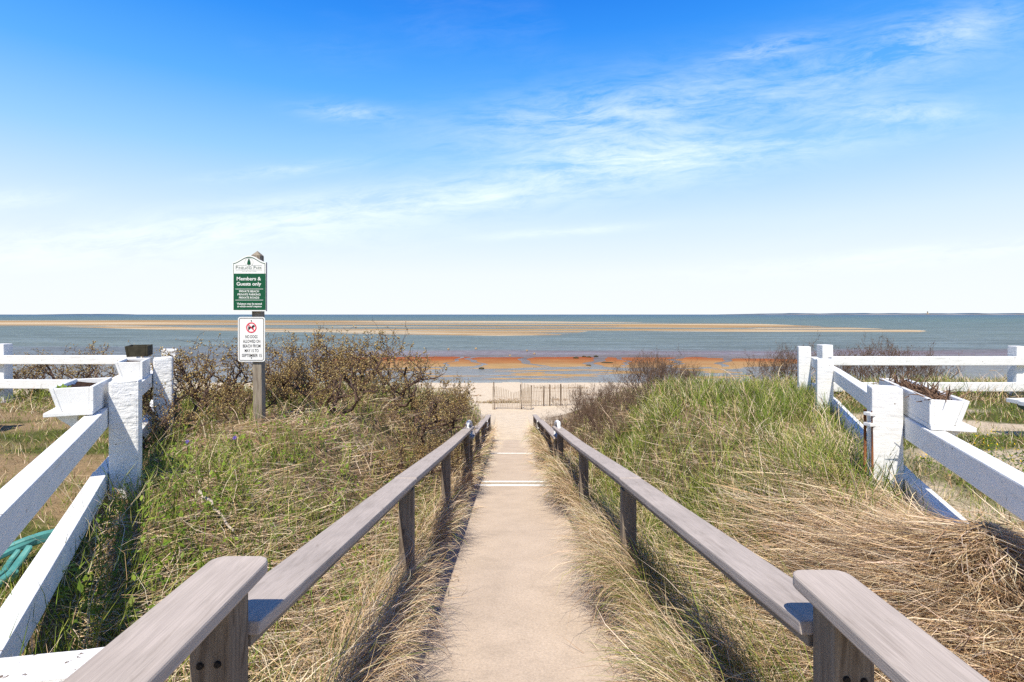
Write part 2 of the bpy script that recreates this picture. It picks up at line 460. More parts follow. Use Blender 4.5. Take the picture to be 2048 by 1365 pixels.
# near flats
nv = fbm(U/120, Vv/5, 41, 4)
pv = fbm(Xf*0.22+Yf*0.10, Yf*0.75-Xf*0.05, 44, 4)
spread = sstep(600, 730, U + (nv-.5)*120)*sstep(1720, 1420, U+(nv-.5)*160)
farb = 84.5 + (nv-.5)*6 + 6*(1-spread)
redz = sstep(0, 3, Vv-farb)*sstep(107, 103, Vv+(nv-.5)*8)
pool = sstep(102, 107, Vv+(nv-.5)*10)*sstep(137, 131, Vv)
chan = np.zeros_like(U)
for c0, a, f, wd, k in [(952, 10, .33, 7, .6), (1062, 14, .25, 10, 1.2), (1192, 16, .3, 13, .9), (1352, 10, .4, 8, -.8), (1248, 8, .35, 5, 1.0), (905, 8, .3, 4, -1), (1450, 12, .3, 8, .5)]:
    pc = c0 + a*np.sin(Vv*f) + 5*np.sin(Vv*f*2.7+1) + k*(Vv-95)*1.1
    chan = np.maximum(chan, np.exp(-((U-pc)/wd)**2))
hn = np.where(Vv > 60, -0.30, 0)
hn = -0.03 - 0.45*sstep(80, 58, Vv) - 0.03*(nv-.5)
hn = hn + redz*spread*0.085 - chan*redz*0.13
hn = np.where(Vv > 100, np.maximum(hn, -0.05 + pool*(pv-0.47)*0.36*spread + pool*(pv-.60)*0.2*(1-spread)), hn)
hn = hn - sstep(128, 133, Vv)*0.15
H = np.where(far, H, hn)
Zf = WATER + H
# colours of the sand itself
tan = np.array([0.36, 0.225, 0.095]); pale = np.array([0.52, 0.40, 0.25]); red = np.array([0.29, 0.07, 0.012]); wet = np.array([0.34, 0.27, 0.20])
weed = np.array([0.36, 0.10, 0.13]); deep = np.array([0.17, 0.22, 0.19]); orange = np.array([0.34, 0.14, 0.035])
st2 = fbm(U/500+7, Vv/1.8, 51, 3)
k = sstep(.42, .62, st2)[..., None]
cf = tan*(1-k)+pale*k
cf = np.where((H > -0.03)[..., None], cf, deep*.6+tan*.4)
cf = np.where((H < -.2)[..., None], deep, cf)
kr = sstep(106, 90, Vv+(nv-.5)*14)[..., None]
cn = (tan*1.05)*(1-kr)+orange*kr
kr2 = sstep(97, 85, Vv+(nv-.5)*10)[..., None]
cn = cn*(1-kr2)+red*kr2
ks = sstep(84, 78, Vv+(nv-.5)*8)[..., None]
cn = cn*(1-ks)+weed*ks
kd = sstep(76, 62, Vv+(nv-.5)*14)[..., None]
cn = cn*(1-kd)+deep*kd
kl = (sstep(740, 560, U)*sstep(100, 90, Vv))[..., None]
cn = cn*(1-kl) + np.array([.14, .12, .13])*kl
tintf = np.where(far[..., None], cf, cn)
nu, nv2 = U.shape[1], U.shape[0]
idx = np.arange(nu*nv2).reshape(nv2, nu)
quads = np.stack([idx[:-1, :-1], idx[:-1, 1:], idx[1:, 1:], idx[1:, :-1]], -1).reshape(-1, 4)
me = np_mesh('tidal_flat', np.stack([Xf, Yf, Zf], -1).reshape(-1, 3), [quads], tintf.reshape(-1, 3), smooth=True)
M_flat, nt, b = new_mat('wet_sand')
at = nt.new('ShaderNodeAttribute', attribute_name='tint')
co = nt.new('ShaderNodeTexCoord').outputs['Object']
fl = nt.noise(nt.vm('MULTIPLY', co, (0.5, 1.6, 1)), 1.0, 5, 0.65)
nt.l.new(nt.mix(1.0, at.outputs['Color'], nt.ramp(fl, [(0.3, 0.8), (0.7, 1.15)]), 'MULTIPLY'), b.inputs['Base Color'])
b.inputs['Roughness'].default_value = 0.75; b.inputs['Specular IOR Level'].default_value = 0.12
tag(link('tidal_flat', me, M_flat), kind='structure')

M_water, nt, b = new_mat('sea_water')
o = M_water.node_tree.nodes['Material Output']; M_water.node_tree.nodes.remove(b)
co = nt.new('ShaderNodeTexCoord').outputs['Object']
sp = nt.new('ShaderNodeSeparateXYZ'); nt.l.new(co, sp.inputs[0])
big = nt.noise(nt.vm('MULTIPLY', co, (0.006, 0.03, 1)), 1.0, 4, 0.6)
lg = nt.m('LOGARITHM', nt.m('MAXIMUM', sp.outputs[1], 10.0), 10.0)
far_c = nt.ramp(nt.m('DIVIDE', nt.m('SUBTRACT', lg, 1.6), 2.2), [(0.0, (0.29, 0.31, 0.34)), (0.2, (0.23, 0.275, 0.285)), (0.5, (0.155, 0.245, 0.265)), (0.72, (0.06, 0.18, 0.31)), (1.0, (0.02, 0.10, 0.33))])
cw = nt.mix(nt.ramp(big, [(0.4, 0.0), (0.62, 0.55)]), far_c, (0.17, 0.20, 0.24))
rip = nt.noise(nt.vm('MULTIPLY', co, (0.9, 2.6, 1)), 1.0, 4, 0.6, 0.3)
rip2 = nt.noise(nt.vm('MULTIPLY', co, (0.12, 0.5, 1)), 1.0, 4, 0.6)
mid = nt.noise(nt.vm('MULTIPLY', co, (0.035, 0.22, 1)), 1.0, 6, 0.7, 0.5)
cw = nt.mix(1.0, cw, nt.ramp(mid, [(0.3, 0.68), (0.68, 1.30)]), 'MULTIPLY')
cw = nt.mix(1.0, cw, nt.ramp(rip, [(0.35, 0.62), (0.65, 1.35)]), 'MULTIPLY')
bmp = nt.bump(nt.m('ADD', rip, nt.m('MULTIPLY', rip2, 2.0)), 0.5, 0.15)
dif = nt.new('ShaderNodeBsdfDiffuse'); nt.l.new(cw, dif.inputs[0])
glo = nt.new('ShaderNodeBsdfGlossy'); glo.inputs['Roughness'].default_value = 0.18; nt.l.new(bmp, glo.inputs['Normal'])
glo.inputs[0].default_value = (0.9, 0.95, 1, 1)
tra = nt.new('ShaderNodeBsdfTransparent'); tra.inputs[0].default_value = (0.85, 0.92, 0.92, 1)
calm = nt.m('MAXIMUM', nt.ramp(nt.m('ADD', nt.m('MULTIPLY', rip2, .5), nt.m('MULTIPLY', mid, .5)), [(0.49, 0.08), (0.62, 0.46)]), nt.m('MULTIPLY', nt.m('SUBTRACT', 62.0, sp.outputs[1]), 0.07, clamp=True))
calm = nt.m('MINIMUM', calm, 0.5)
m1 = nt.new('ShaderNodeMixShader'); nt.l.new(calm, m1.inputs[0]); nt.l.new(dif.outputs[0], m1.inputs[1]); nt.l.new(glo.outputs[0], m1.inputs[2])
m2 = nt.new('ShaderNodeMixShader'); m2.inputs[0].default_value = 0.52; nt.l.new(tra.outputs[0], m2.inputs[1]); nt.l.new(m1.outputs[0], m2.inputs[2])
nt.l.new(m2.outputs[0], o.inputs[0])
me = bpy.data.meshes.new('water')
me.from_pydata([(-16000, 38, WATER), (16000, 38, WATER), (16000, 14000, WATER), (-16000, 14000, WATER)], [], [(0, 1, 2, 3)]); me.update()
tag(link('water', me, M_water), kind='structure')

# far shore, right and left: low wooded land with a strip of sand in front
def far_land(name, px0, px1, D, hmax, seed, mat, y_depth=900, base_h=0.0):
    n = 160
    V, F = [], []
    for i in range(n):
        px = px0+(px1-px0)*i/(n-1)
        x = (px-1021)/1100*D
        e = min(1, (px-px0)/160) * (1 if px1 > 2100 else min(1, (px1-px)/60))
        e = max(e, 0)
        hgt = base_h + hmax*(0.55+0.45*float(fbm(px/38, seed, seed, 3))*1.2)*e**0.6
        for yy, hz in ((D, 0.0), (D+60, hgt*0.8), (D+200, hgt), (D+y_depth, 0)):
            V.append((x*yy/D, yy, WATER-0.3+hz))
    for i in range(n-1):
        for k in range(3):
            a = i*4+k; F.append((a, a+4, a+5, a+1))
    me = bpy.data.meshes.new(name); me.from_pydata(V, [], F); me.update()
    o = link(name, me, mat); tag(o, kind='structure'); return o
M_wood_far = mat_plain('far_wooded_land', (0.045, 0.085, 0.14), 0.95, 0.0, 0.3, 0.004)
M_sand_far = mat_plain('far_sand', (0.42, 0.36, 0.31), 0.95, 0.0, 0.2, 0.004)
far_land('far_shore', 1425, 3300, 6000, 21, 3, M_wood_far)
far_land('far_shore_sand', 1440, 3300, 5950, 6, 9, M_sand_far, 40)
far_land('far_hills', 70, 275, 9000, 17, 5, M_wood_far)
# a squat tower on the far shore
tw = empty('tower', ((1855-1021)/1100*5990, 5990, WATER+6), 'tiny stone tower standing on the far wooded shore at right', 'tower')
bm = bmesh.new()
for r0, r1, z0, z1 in [(12, 10, 0, 10), (6, 5, 10, 24)]:
    mt = Matrix.Translation((0, 0, (z0+z1)/2)); bmesh.ops.create_cone(bm, cap_ends=True, segments=10, radius1=r0, radius2=r1, depth=z1-z0, matrix=mt)
link('shaft', bm_mesh('shaft', bm), mat_plain('tower_stone', (0.30, 0.24, 0.17), 0.9, 0.1), tw, Matrix.Translation(tw.location))
bm = bmesh.new(); bmesh.ops.create_cone(bm, cap_ends=True, segments=10, radius1=6.5, radius2=0.3, depth=9, matrix=Matrix.Translation((0, 0, 28.6)))
link('roof', bm_mesh('roof', bm), M_dark_box, tw, Matrix.Translation(tw.location))

# ------------------------------------------------------------------ walkway
M_conc, nt, b = new_mat('sandy_concrete')
co = nt.new('ShaderNodeTexCoord').outputs['Object']
f1 = nt.noise(co, 70, 5, 0.85); f2 = nt.noise(co, 2.2, 5, 0.6); f3 = nt.noise(nt.vm('MULTIPLY', co, (3, 14, 3)), 1.0, 4, 0.6)
base = nt.mix(nt.ramp(f2, [(0.35, 0.0), (0.65, 1.0)]), (0.53, 0.43, 0.335), (0.60, 0.49, 0.385))
base = nt.mix(1.0, base, nt.ramp(f1, [(0.3, 0.70), (0.68, 1.18)]), 'MULTIPLY')
gp = nt.new('ShaderNodeNewGeometry').outputs['Position']; sg = nt.new('ShaderNodeSeparateXYZ'); nt.l.new(gp, sg.inputs[0])
drift = nt.m('ADD', nt.m('MULTIPLY', nt.m('SUBTRACT', sg.outputs[1], 8.0), 0.07), nt.m('SUBTRACT', nt.noise(gp, 1.6, 5, 0.6), 0.45))
edge_ = nt.m('MULTIPLY', nt.m('SUBTRACT', nt.m('ABSOLUTE', nt.m('SUBTRACT', sg.outputs[0], 0.05)), 0.5), 2.0)
base = nt.mix(nt.ramp(nt.m('ADD', drift, edge_), [(0.08, 0.0), (0.3, 0.85)]), base, (0.64, 0.53, 0.40))
stain = nt.noise(nt.vm('ADD', gp, (7.3, 1.1, 0.0)), 3.3, 6, 0.7)
base = nt.mix(1.0, base, nt.ramp(stain, [(0.30, 0.88), (0.48, 1.0), (0.75, 1.05)]), 'MULTIPLY')
grit = nt.noise(gp, 75, 2, 0.5)
base = nt.mix(nt.ramp(grit, [(0.725, 0.0), (0.75, 0.6)]), base, (0.2, 0.13, 0.08))
nt.l.new(base, b.inputs['Base Color']); b.inputs['Roughness'].default_value = 0.9; b.inputs['Specular IOR Level'].default_value = 0.15
nt.l.new(nt.bump(f1, 0.35, 0.004), b.inputs['Normal'])
def slab_between(name, y0, y1, half, parent, mat):
    return beam(name, (XC, y0, -0.143*y0), (XC, y1, -0.143*y1), half*2, 0.12, mat, parent, bev=0.006)
wk = bpy.data.objects.new('walkway', None); COL.objects.link(wk); wk.location = (XC, 1.4, -0.2); tag(wk, kind='structure')
slab_between('concrete_slab', 1.0, 9.02, 0.655, wk, M_conc)
slab_between('concrete_slab', 9.40, 13.80, 0.655, wk, M_conc)
slab_between('concrete_slab', 13.82, 19.3, 0.655, wk, M_conc)
slab_between('concrete_slab', 9.03, 9.39, 0.655, wk, mat_plain('tan_step_face', (0.44, 0.37, 0.28), 0.9, 0.1))
for yy, wd in ((9.03, 0.07), (9.40, 0.06), (13.81, 0.045)):
    z = -0.143*yy+0.012
    beam('white_edging_strip', (XC-0.645, yy, z), (XC+0.645, yy, z-0.001), wd, 0.03, M_white, wk, bev=0.004)
for sgn in (-1, 1):
    for y0, y1 in ((1.2, 6.0), (6.01, 11.0), (11.01, 16.2)):
        x = XC+sgn*0.675
        beam('kerb_board', (x, y0, -0.143*y0+0.15), (x, y1, -0.143*y1+0.15), 0.035, 0.34, M_sub if sgn < 0 else mat_plain('pale_kerb', (0.34, 0.32, 0.29), 0.9, 0.1, 0.2, 30), wk, bev=0.004)

# ------------------------------------------------------------------ handrails
def rounded_cap(name, p0, p1, wid, th, mat, parent, r=0.035):
    """board with rounded plan corners, line = middle of its top"""
    p0, p1 = Vector(p0), Vector(p1); d = p1-p0; L = d.length
    y = d.normalized(); x = y.cross(Vector((0, 0, 1))).normalized(); z = x.cross(y)
    pts = []
    for cx, cy, a0 in ((wid/2-r, L/2-r, 0), (-wid/2+r, L/2-r, 90), (-wid/2+r, -L/2+r, 180), (wid/2-r, -L/2+r, 270)):
        for k in range(6):
            a = R(a0+k*18); pts.append((cx+r*math.cos(a), cy+r*math.sin(a)))
    bm = bmesh.new()
    top = bm.faces.new([bm.verts.new((a, b_, 0)) for a, b_ in pts])
    ex = bmesh.ops.extrude_face_region(bm, geom=[top])
    for v_ in ex['geom']:
        if isinstance(v_, bmesh.types.BMVert): v_.co.z -= th
    bmesh.ops.recalc_face_normals(bm, faces=bm.faces[:])
    rim = [e for e in bm.edges if abs(e.verts[0].co.z-e.verts[1].co.z) < 1e-6]
    bmesh.ops.bevel(bm, geom=rim, offset=0.006, segments=2, affect='EDGES', profile=0.5)
    me = bm_mesh(name, bm)
    M = Matrix((x, y, z)).transposed().to_4x4(); M.translation = (p0+p1)/2
    return link(name, me, mat, parent, M)
XL, XR = -0.695, 0.79
CW = 0.146
def rail_line(d): return CAMZ-(0.565+0.1435*d)
side_name = {-1: 'left', 1: 'right'}
for sgn, xc, zt in ((-1, XL, 0.905), (1, XR, 0.870)):
    sn = side_name[sgn]
    # near level rail round the platform
    xo = xc; xc = xc + (0.014 if sgn < 0 else -0.010)
    root = empty('handrail', (xc, 0.6, 0), f'nearest level grey handrail with rounded end, on the {sn}', 'handrail', 'grey wooden handrails along the walkway')
    rounded_cap('cap_board', (xc, -1.2, zt), (xc, 1.405, zt), CW, 0.034, M_cap, root)
    beam('sub_rail', (xc+sgn*0.005, -1.15, zt-0.036), (xc+sgn*0.005, 1.27, zt-0.036), 0.095, 0.014, M_sub, root)
    post('post', xc+sgn*0.008, 1.305, -0.9, zt-0.052, 0.094, M_post, root)
    post('post', xc+sgn*0.008, -0.9, -0.9, zt-0.052, 0.094, M_post, root)
    for k in range(2):
        bm = bmesh.new(); bmesh.ops.create_cone(bm, cap_ends=True, segments=12, radius1=0.009, radius2=0.007, depth=0.008)
        link('bolt', bm_mesh('bolt', bm), M_bolt, root, Matrix.Translation((xc+sgn*(-0.012+0.04*k), 1.2565, zt-0.185-0.004*k)) @ Matrix.Rotation(R(90), 4, 'X'))
    xc = xo
    # long sloping rail
    root = empty('handrail', (xc, 5.0, -0.7), f'long sloping grey handrail on the {sn}, ending at the white handle', 'handrail', 'grey wooden handrails along the walkway')
    js = [(1.36, 0), (3.62, 0.006), (6.3, -0.012), (9.5, 0)]
    for i in range(3):
        (a, oa), (b_, ob) = js[i], js[i+1]
        off = 0.0 if i != 1 else 0.003
        beam('cap_board', (xc+random.uniform(-.003, .003), a+0.003, rail_line(a)+oa+off), (xc+random.uniform(-.003, .003), b_-0.003, rail_line(b_)+ob+off), CW+random.uniform(-.003, .003), 0.034, M_cap, root, bev=0.006)
        beam('sub_rail', (xc+sgn*0.0, a+0.01, rail_line(a)+oa-0.037), (xc+sgn*0.0, b_-0.01, rail_line(b_)+ob-0.037), 0.10, 0.030, M_sub, root)
    for d in (3.70, 5.95, 8.75):
        post('post', xc+sgn*0.002, d, rail_line(d)-1.5, rail_line(d)-0.075, 0.094, M_post, root, rot=random.uniform(-.03, .03))
    # white bent handle joining this rail to the lower one
    hx = xc-sgn*0.035 if sgn > 0 else xc+0.035
    hx = xc
    zz = rail_line(9.0); zl = rail_line(9.55)-0.155
    pth = [(hx, 8.95, zz-0.005), (hx, 8.95, zz+0.055), (hx, 9.0, zz+0.08), (hx, 9.30, zz+0.04), (hx, 9.52, zz-0.02), (hx, 9.60, zz-0.06), (hx, 9.62, zl-0.012)]
    link('grab_handle', tube_mesh('grab_handle', [(pth, 0.032)], 8), M_box, root)
    # lower rail
    root = empty('handrail', (xc, 12.0, -1.8), f'lower grey handrail on the {sn}, just past the white handle', 'handrail', 'grey wooden handrails along the walkway')
    lo = lambda d: rail_line(d)-0.165
    beam('cap_board', (xc, 9.15, lo(9.15)), (xc, 14.6, lo(14.6)+0.03), CW, 0.034, M_cap, root, bev=0.006)
    beam('sub_rail', (xc, 9.2, lo(9.2)-0.037), (xc, 14.6, lo(14.6)-0.007), 0.10, 0.03, M_sub, root)
    for d in (9.45, 11.6, 13.9):
        post('post', xc+sgn*0.002, d, lo(d)-1.5, lo(d)-0.05, 0.094, M_post, root)
    pth = [(xc-sgn*0.085, 14.35, lo(14.35)+0.0), (xc-sgn*0.10, 14.4, lo(14.4)-0.06), (xc-sgn*0.085, 14.4, lo(14.4)-0.18), (xc-sgn*0.05, 14.42, lo(14.4)-0.19)]
    link('bracket', tube_mesh('bracket', [(pth, 0.022)], 6), M_box, root)
    root = empty('handrail', (xc, 16.5, -2.5), f'last short grey handrail on the {sn}, ending at the sand', 'handrail', 'grey wooden handrails along the walkway')
    beam('cap_board', (xc, 14.62, lo(14.6)-0.01), (xc+sgn*0.02, 18.4, lo(18.4)+0.02), CW, 0.034, M_cap, root, bev=0.006)
    beam('sub_rail', (xc, 14.65, lo(14.65)-0.047), (xc+sgn*0.02, 18.3, lo(18.3)-0.018), 0.10, 0.03, M_sub, root)
    for d in (15.1, 16.7, 18.1):
        post('post', xc+sgn*0.006, d, lo(d)-1.5, lo(d)-0.05, 0.094, M_post, root)

# ------------------------------------------------------------------ white fences
RH, RT = 0.122, 0.082
def fence_line(name, label, posts, zr, zl, side, mat, rough=False, ztop=1.10):
    """posts: centre points (x,y,top); side=+1 rails nailed on the outer right faces"""
    root = empty(name, (posts[0][0], posts[0][1], 0.35), label, 'fence', 'white post and rail fences')
    for i, (x, y, zt) in enumerate(posts):
        j = min(i, len(posts)-2)
        ang = math.atan2(posts[j+1][1]-posts[j][1], posts[j+1][0]-posts[j][0])
        post('post', x, y, -0.3, zt, 0.152 if not rough else 0.158, M_white_rough if rough else mat, root, rot=ang+random.uniform(-.02, .02), bev=0.016 if rough else 0.009,
             tilt=(random.uniform(-.008, .008), random.uniform(-.008, .008)), cuts=3 if rough else 0, jitter=0.0025 if rough else 0)
    for i in range(len(posts)-1):
        a, b_ = Vector(posts[i][:2]), Vector(posts[i+1][:2])
        d = (b_-a).normalized(); nrm = Vector((d.y, -d.x))*side
        off = nrm*(0.076+RT/2+(0.01 if rough else 0.001))
        for z in (zr, zl):
            p0 = a+off - d*0.0; p1 = b_+off
            if i == len(posts)-2: p1 = p1+d*0.05
            beam('rail', (p0.x, p0.y, z+random.uniform(-.006, .006)), (p1.x, p1.y, z+random.uniform(-.006, .006)), RT, RH, mat, root, bev=0.007)
    return root
# post centre lines derived from the rail inner faces
def onl(d): return -0.82-0.5*d + 0.076*1.1
def onr(d): return 0.84+0.45*d - 0.076*1.1
PL = [(onl(d)-(0.10 if d > 6 else 0), d+0.07, 1.10) for d in (1.10, 3.45, 5.30, 6.62)]
PL[0] = (-0.92, 0.78, 1.10)
PR = [(1.29, 0.95, 1.10), (onr(3.16)+0.0, 3.20, 1.10), (onr(5.8)-0.03, 5.85, 1.045), (onr(7.5)-0.10, 7.55, 1.08)]
fl_ = fence_line('rail_fence', 'rough thick white fence along the left dune, carrying the flower boxes', PL, 0.94, 0.535, -1, M_white, rough=True)
fr_ = fence_line('rail_fence', 'white fence along the right dune, carrying the box of dead stems', PR, 0.94, 0.585, 1, M_white)
fence_line('rail_fence', 'white fence crossing in front of the sea at the far left', [(-12.9, 7.85, 1.10), (-9.9, 7.85, 1.10), (-7.24, 7.85, 1.10), (-5.28, 7.85, 1.08)], 0.94, 0.60, 1, M_white)
fence_line('rail_fence', 'white fence crossing before the sea at the far right, with a steel plate', [(4.46, 7.80, 1.09), (7.20, 7.82, 1.07), (10.0, 7.85, 1.08), (12.9, 7.85, 1.08)], 0.935, 0.565, 1, M_white)
fx_root = [o for o in COL.objects if o.get('label', '').startswith('white fence crossing before the sea at the far right')][0]
me = box_mesh('steel_plate', 0.10, 0.004, 0.115, 0.001)
for z in (0.876, 0.505):
    pl = link('steel_plate', me if z > .8 else me, M_white, fx_root, Matrix.Translation((7.27, 7.6585, z)))
for k, (ox, oz, mt) in enumerate([(-.02, .03, M_metal), (.025, .03, M_metal), (-.02, -.03, M_metal), (.025, -.028, M_rust)]):
    bm = bmesh.new(); bmesh.ops.create_cone(bm, cap_ends=True, segments=8, radius1=0.009, radius2=0.006, depth=0.006)
    link('bolt', bm_mesh('bolt', bm), mt, fx_root, Matrix.Translation((7.27+ox, 7.654, 0.876+oz)) @ Matrix.Rotation(R(90), 4, 'X'))
# rusty hinge rods on the path side of the nearest right post
px_, py_ = PR[1][0], PR[1][1]
for k in range(2):
    q = Vector((px_-0.094-0.012*k, py_-0.035+0.05*k, 0))
    link('hinge_rod', tube_mesh('hinge_rod', [([(q.x, q.y, 0.60), (q.x, q.y, 0.965)], 0.0075)], 6), M_rust, fr_)
for z in (0.955, 0.895):
    beam('hinge_bracket', (px_-0.125, py_-0.03, z), (px_-0.07, py_-0.02, z), 0.05, 0.018, M_white, fr_, bev=0.002)
# timber across the bottom left corner
tb = empty('timber_beam', (-1.3, 1.12, 0.3), 'old white timber beam with peeling paint running left from the nearest left handrail', 'timber')
bm = bmesh.new(); bmesh.ops.create_cube(bm, size=1)
for v_ in bm.verts: v_.co = Vector((v_.co.x*1.75, v_.co.y*0.19, v_.co.z*0.20))
bmesh.ops.bevel(bm, geom=[e for e in bm.edges if abs((e.verts[0].co-e.verts[1].co).x) > 1], offset=0.045, segments=4, affect='EDGES')
bmesh.ops.subdivide_edges(bm, edges=[e for e in bm.edges if e.calc_length() > 1], cuts=24)
for v_ in bm.verts:
    k_ = v_.co.x
    v_.co.z += 0.012*math.sin(k_*5)+random.gauss(0, 0.0012); v_.co.y += random.gauss(0, 0.0012)
link('timber', bm_mesh('timber', bm), M_white_peel, tb, Matrix.Translation((-1.70, 1.13, 0.585)) @ Matrix.Rotation(R(-9), 4, 'Y'))

# ------------------------------------------------------------------ planter boxes
def planter(label, origin, along, outward, length, w_top, w_bot, h, zb, stems=0, mat=None, shelf=True, sprout=False, name='planter_box'):
    """origin: near inner bottom corner (x,y); along/outward unit 2-vectors"""
    mat = mat or M_box
    al = Vector((*along, 0)).normalized(); ou = Vector((*outward, 0)).normalized()
    o0 = Vector((*origin, zb))
    root = empty(name, o0 + al*length/2 + ou*w_bot/2, label, 'planter', 'planter boxes on the white fences')
    th = 0.02
    def panel(nm, c):  # eight corners
        me = bpy.data.meshes.new(nm); me.from_pydata([tuple(v_) for v_ in c], [], [(0, 1, 2, 3), (7, 6, 5, 4), (0, 4, 5, 1), (1, 5, 6, 2), (2, 6, 7, 3), (3, 7, 4, 0)]); me.update()
        bm = bmesh.new(); bm.from_mesh(me); bmesh.ops.recalc_face_normals(bm, faces=bm.faces[:])
        bmesh.ops.bevel(bm, geom=bm.edges[:], offset=0.0025, segments=1, affect='EDGES'); bm.to_mesh(me); bm.free()
        return link(nm, me, mat, root)
    Z = Vector((0, 0, 1)); fl = 0.03   # ends flare outward too
    def P(a, o, z): return o0 + al*a + ou*o + Z*z
    # inner (path side) upright panel, outer slanting panel, two ends
    panel('side_panel', [P(0, 0, 0), P(length, 0, 0), P(length, th, 0), P(0, th, 0), P(0, 0, h), P(length, 0, h), P(length, th, h), P(0, th, h)])
    panel('side_panel', [P(0, w_bot-th, 0), P(length, w_bot-th, 0), P(length, w_bot, 0), P(0, w_bot, 0), P(0, w_top-th, h), P(length, w_top-th, h), P(length, w_top, h), P(0, w_top, h)])
    for a in (0.003, length-th-0.003):
        panel('end_panel', [P(a, th+.001, 0), P(a+th, th+.001, 0), P(a+th, w_bot-th-.001, 0), P(a, w_bot-th-.001, 0), P(a, th+.001, h-.002), P(a+th, th+.001, h-.002), P(a+th, w_top-th-.001, h-.002), P(a, w_top-th-.001, h-.002)])
    # soil
    n = 14; V, F = [], []
    for i in range(n):
        for j in range(5):
            o_ = th + (w_top-2*th-0.006)*j/4
            V.append(P(th+0.004+(length-2*th-0.008)*i/(n-1), o_, h-0.028+0.02*(float(vnoise(i*.9, j*.9, 3))-.4)))
    for i in range(n-1):
        for j in range(4): F.append((i*5+j, (i+1)*5+j, (i+1)*5+j+1, i*5+j+1))
    me = bpy.data.meshes.new('soil'); me.from_pydata([tuple(v_) for v_ in V], [], F); me.update(); link('soil', me, M_soil, root)
    if shelf:
        panel('shelf', [P(-0.02, 0.0, -0.024), P(length*0.98, 0.0, -0.024), P(length*0.98, w_top+0.02, -0.024), P(-0.02, w_top+0.02, -0.024),
                        P(-0.02, 0.0, -0.001), P(length*0.98, 0.0, -0.001), P(length*0.98, w_top+0.02, -0.001), P(-0.02, w_top+0.02, -0.001)])
        for a in (0.06, length-0.12):  # curved bracket: quarter profile
            prof = [(0.088, -0.025), (w_top-0.01, -0.025), (w_top-0.03, -0.05), (w_top-0.075, -0.085), (0.088, -0.13)]
            V = [P(a, o_, z) for o_, z in prof]+[P(a+0.03, o_, z) for o_, z in prof]; n = len(prof)
            F = [tuple(range(n)), tuple(reversed(range(n, 2*n)))]+[((i+1) % n, i, n+i, n+(i+1) % n) for i in range(n)]
            me = bpy.data.meshes.new('bracket'); me.from_pydata([tuple(v_) for v_ in V], [], F); me.update()
            bm = bmesh.new(); bm.from_mesh(me); bmesh.ops.recalc_face_normals(bm, faces=bm.faces[:]); bm.to_mesh(me); bm.free()
            link('bracket', me, mat, root)
    if stems:
        r_ = random.Random(4); paths = []
        for k_ in range(stems):
            a = r_.uniform(0.05, length-0.05)
            p = P(a, r_.uniform(th+.01, w_top-th-.01), h-0.03)
            d = (al*r_.gauss(-.2, .8)+ou*r_.gauss(0, .45)+Z*r_.uniform(.2, .75)).normalized()
            pts = [p]; L = r_.uniform(.05, .14)
            for q in range(3):
                d = (d+Vector((r_.gauss(0, .3), r_.gauss(0, .3), r_.gauss(-.1, .25)))).normalized()
                pts.append(pts[-1]+d*L/3)
            paths.append((pts, [0.004, 0.0035, 0.003, 0.0015]))
        link('dead_stems', tube_mesh('dead_stems', paths, 4), mat_plain('dead_stem', (0.17, 0.105, 0.07), 0.9, 0.1, 0.4, 30), root)['kind'] = 'stuff'
    if sprout:
        V, F, C = [], [], []
        r_ = random.Random(2)
        for k_ in range(14):
            c = P(0.05+r_.uniform(-.02, .03), w_top-0.06+r_.uniform(-.02, .02), h-0.015)
            a = r_.uniform(0, 6.28); d = Vector((math.cos(a), math.sin(a), r_.uniform(.2, .9))).normalized(); s2 = d.cross(Z).normalized()*0.009; l = r_.uniform(.025, .05)
            b0 = len(V); V += [c, c+d*l*.5+s2, c+d*l, c+d*l*.5-s2]; F.append((b0, b0+1, b0+2, b0+3))
        me = np_mesh('sprout', np.array([tuple(v_) for v_ in V]), [np.array(F)], np.tile([[0.22, 0.32, 0.04]], (len(V), 1)))
        link('sprout', me, M_leafm, root)
    return root
aL = Vector((-0.447, 0.894)); oL = Vector((-0.894, -0.447))
aR = Vector((0.373, 0.928)); oR = Vector((0.928, -0.373))
def inL(d): return (-0.82-0.5*d, d)
def inR(d): return (0.993+0.402*d, d)
planter('white flower box of dark soil with a green sprout beside the nearest left fence post', inL(3.18), aL, oL, 0.54, 0.205, 0.165, 0.135, 0.968, sprout=True)
planter('small white flower box farther along the left fence, before the shrubs', inL(4.86), aL, oL, 0.50, 0.205, 0.165, 0.135, 0.968)
planter('dark weathered box at the far end of the left fence, half hidden by shrubs', (-4.12, 6.25), aL, oL, 0.42, 0.22, 0.20, 0.12, 1.04, mat=M_dark_box, shelf=False)
planter('long white planter full of dead brown stems beside the nearest right fence post', inR(2.76), aR, oR, 1.02, 0.165, 0.125, 0.125, 0.968, stems=260)

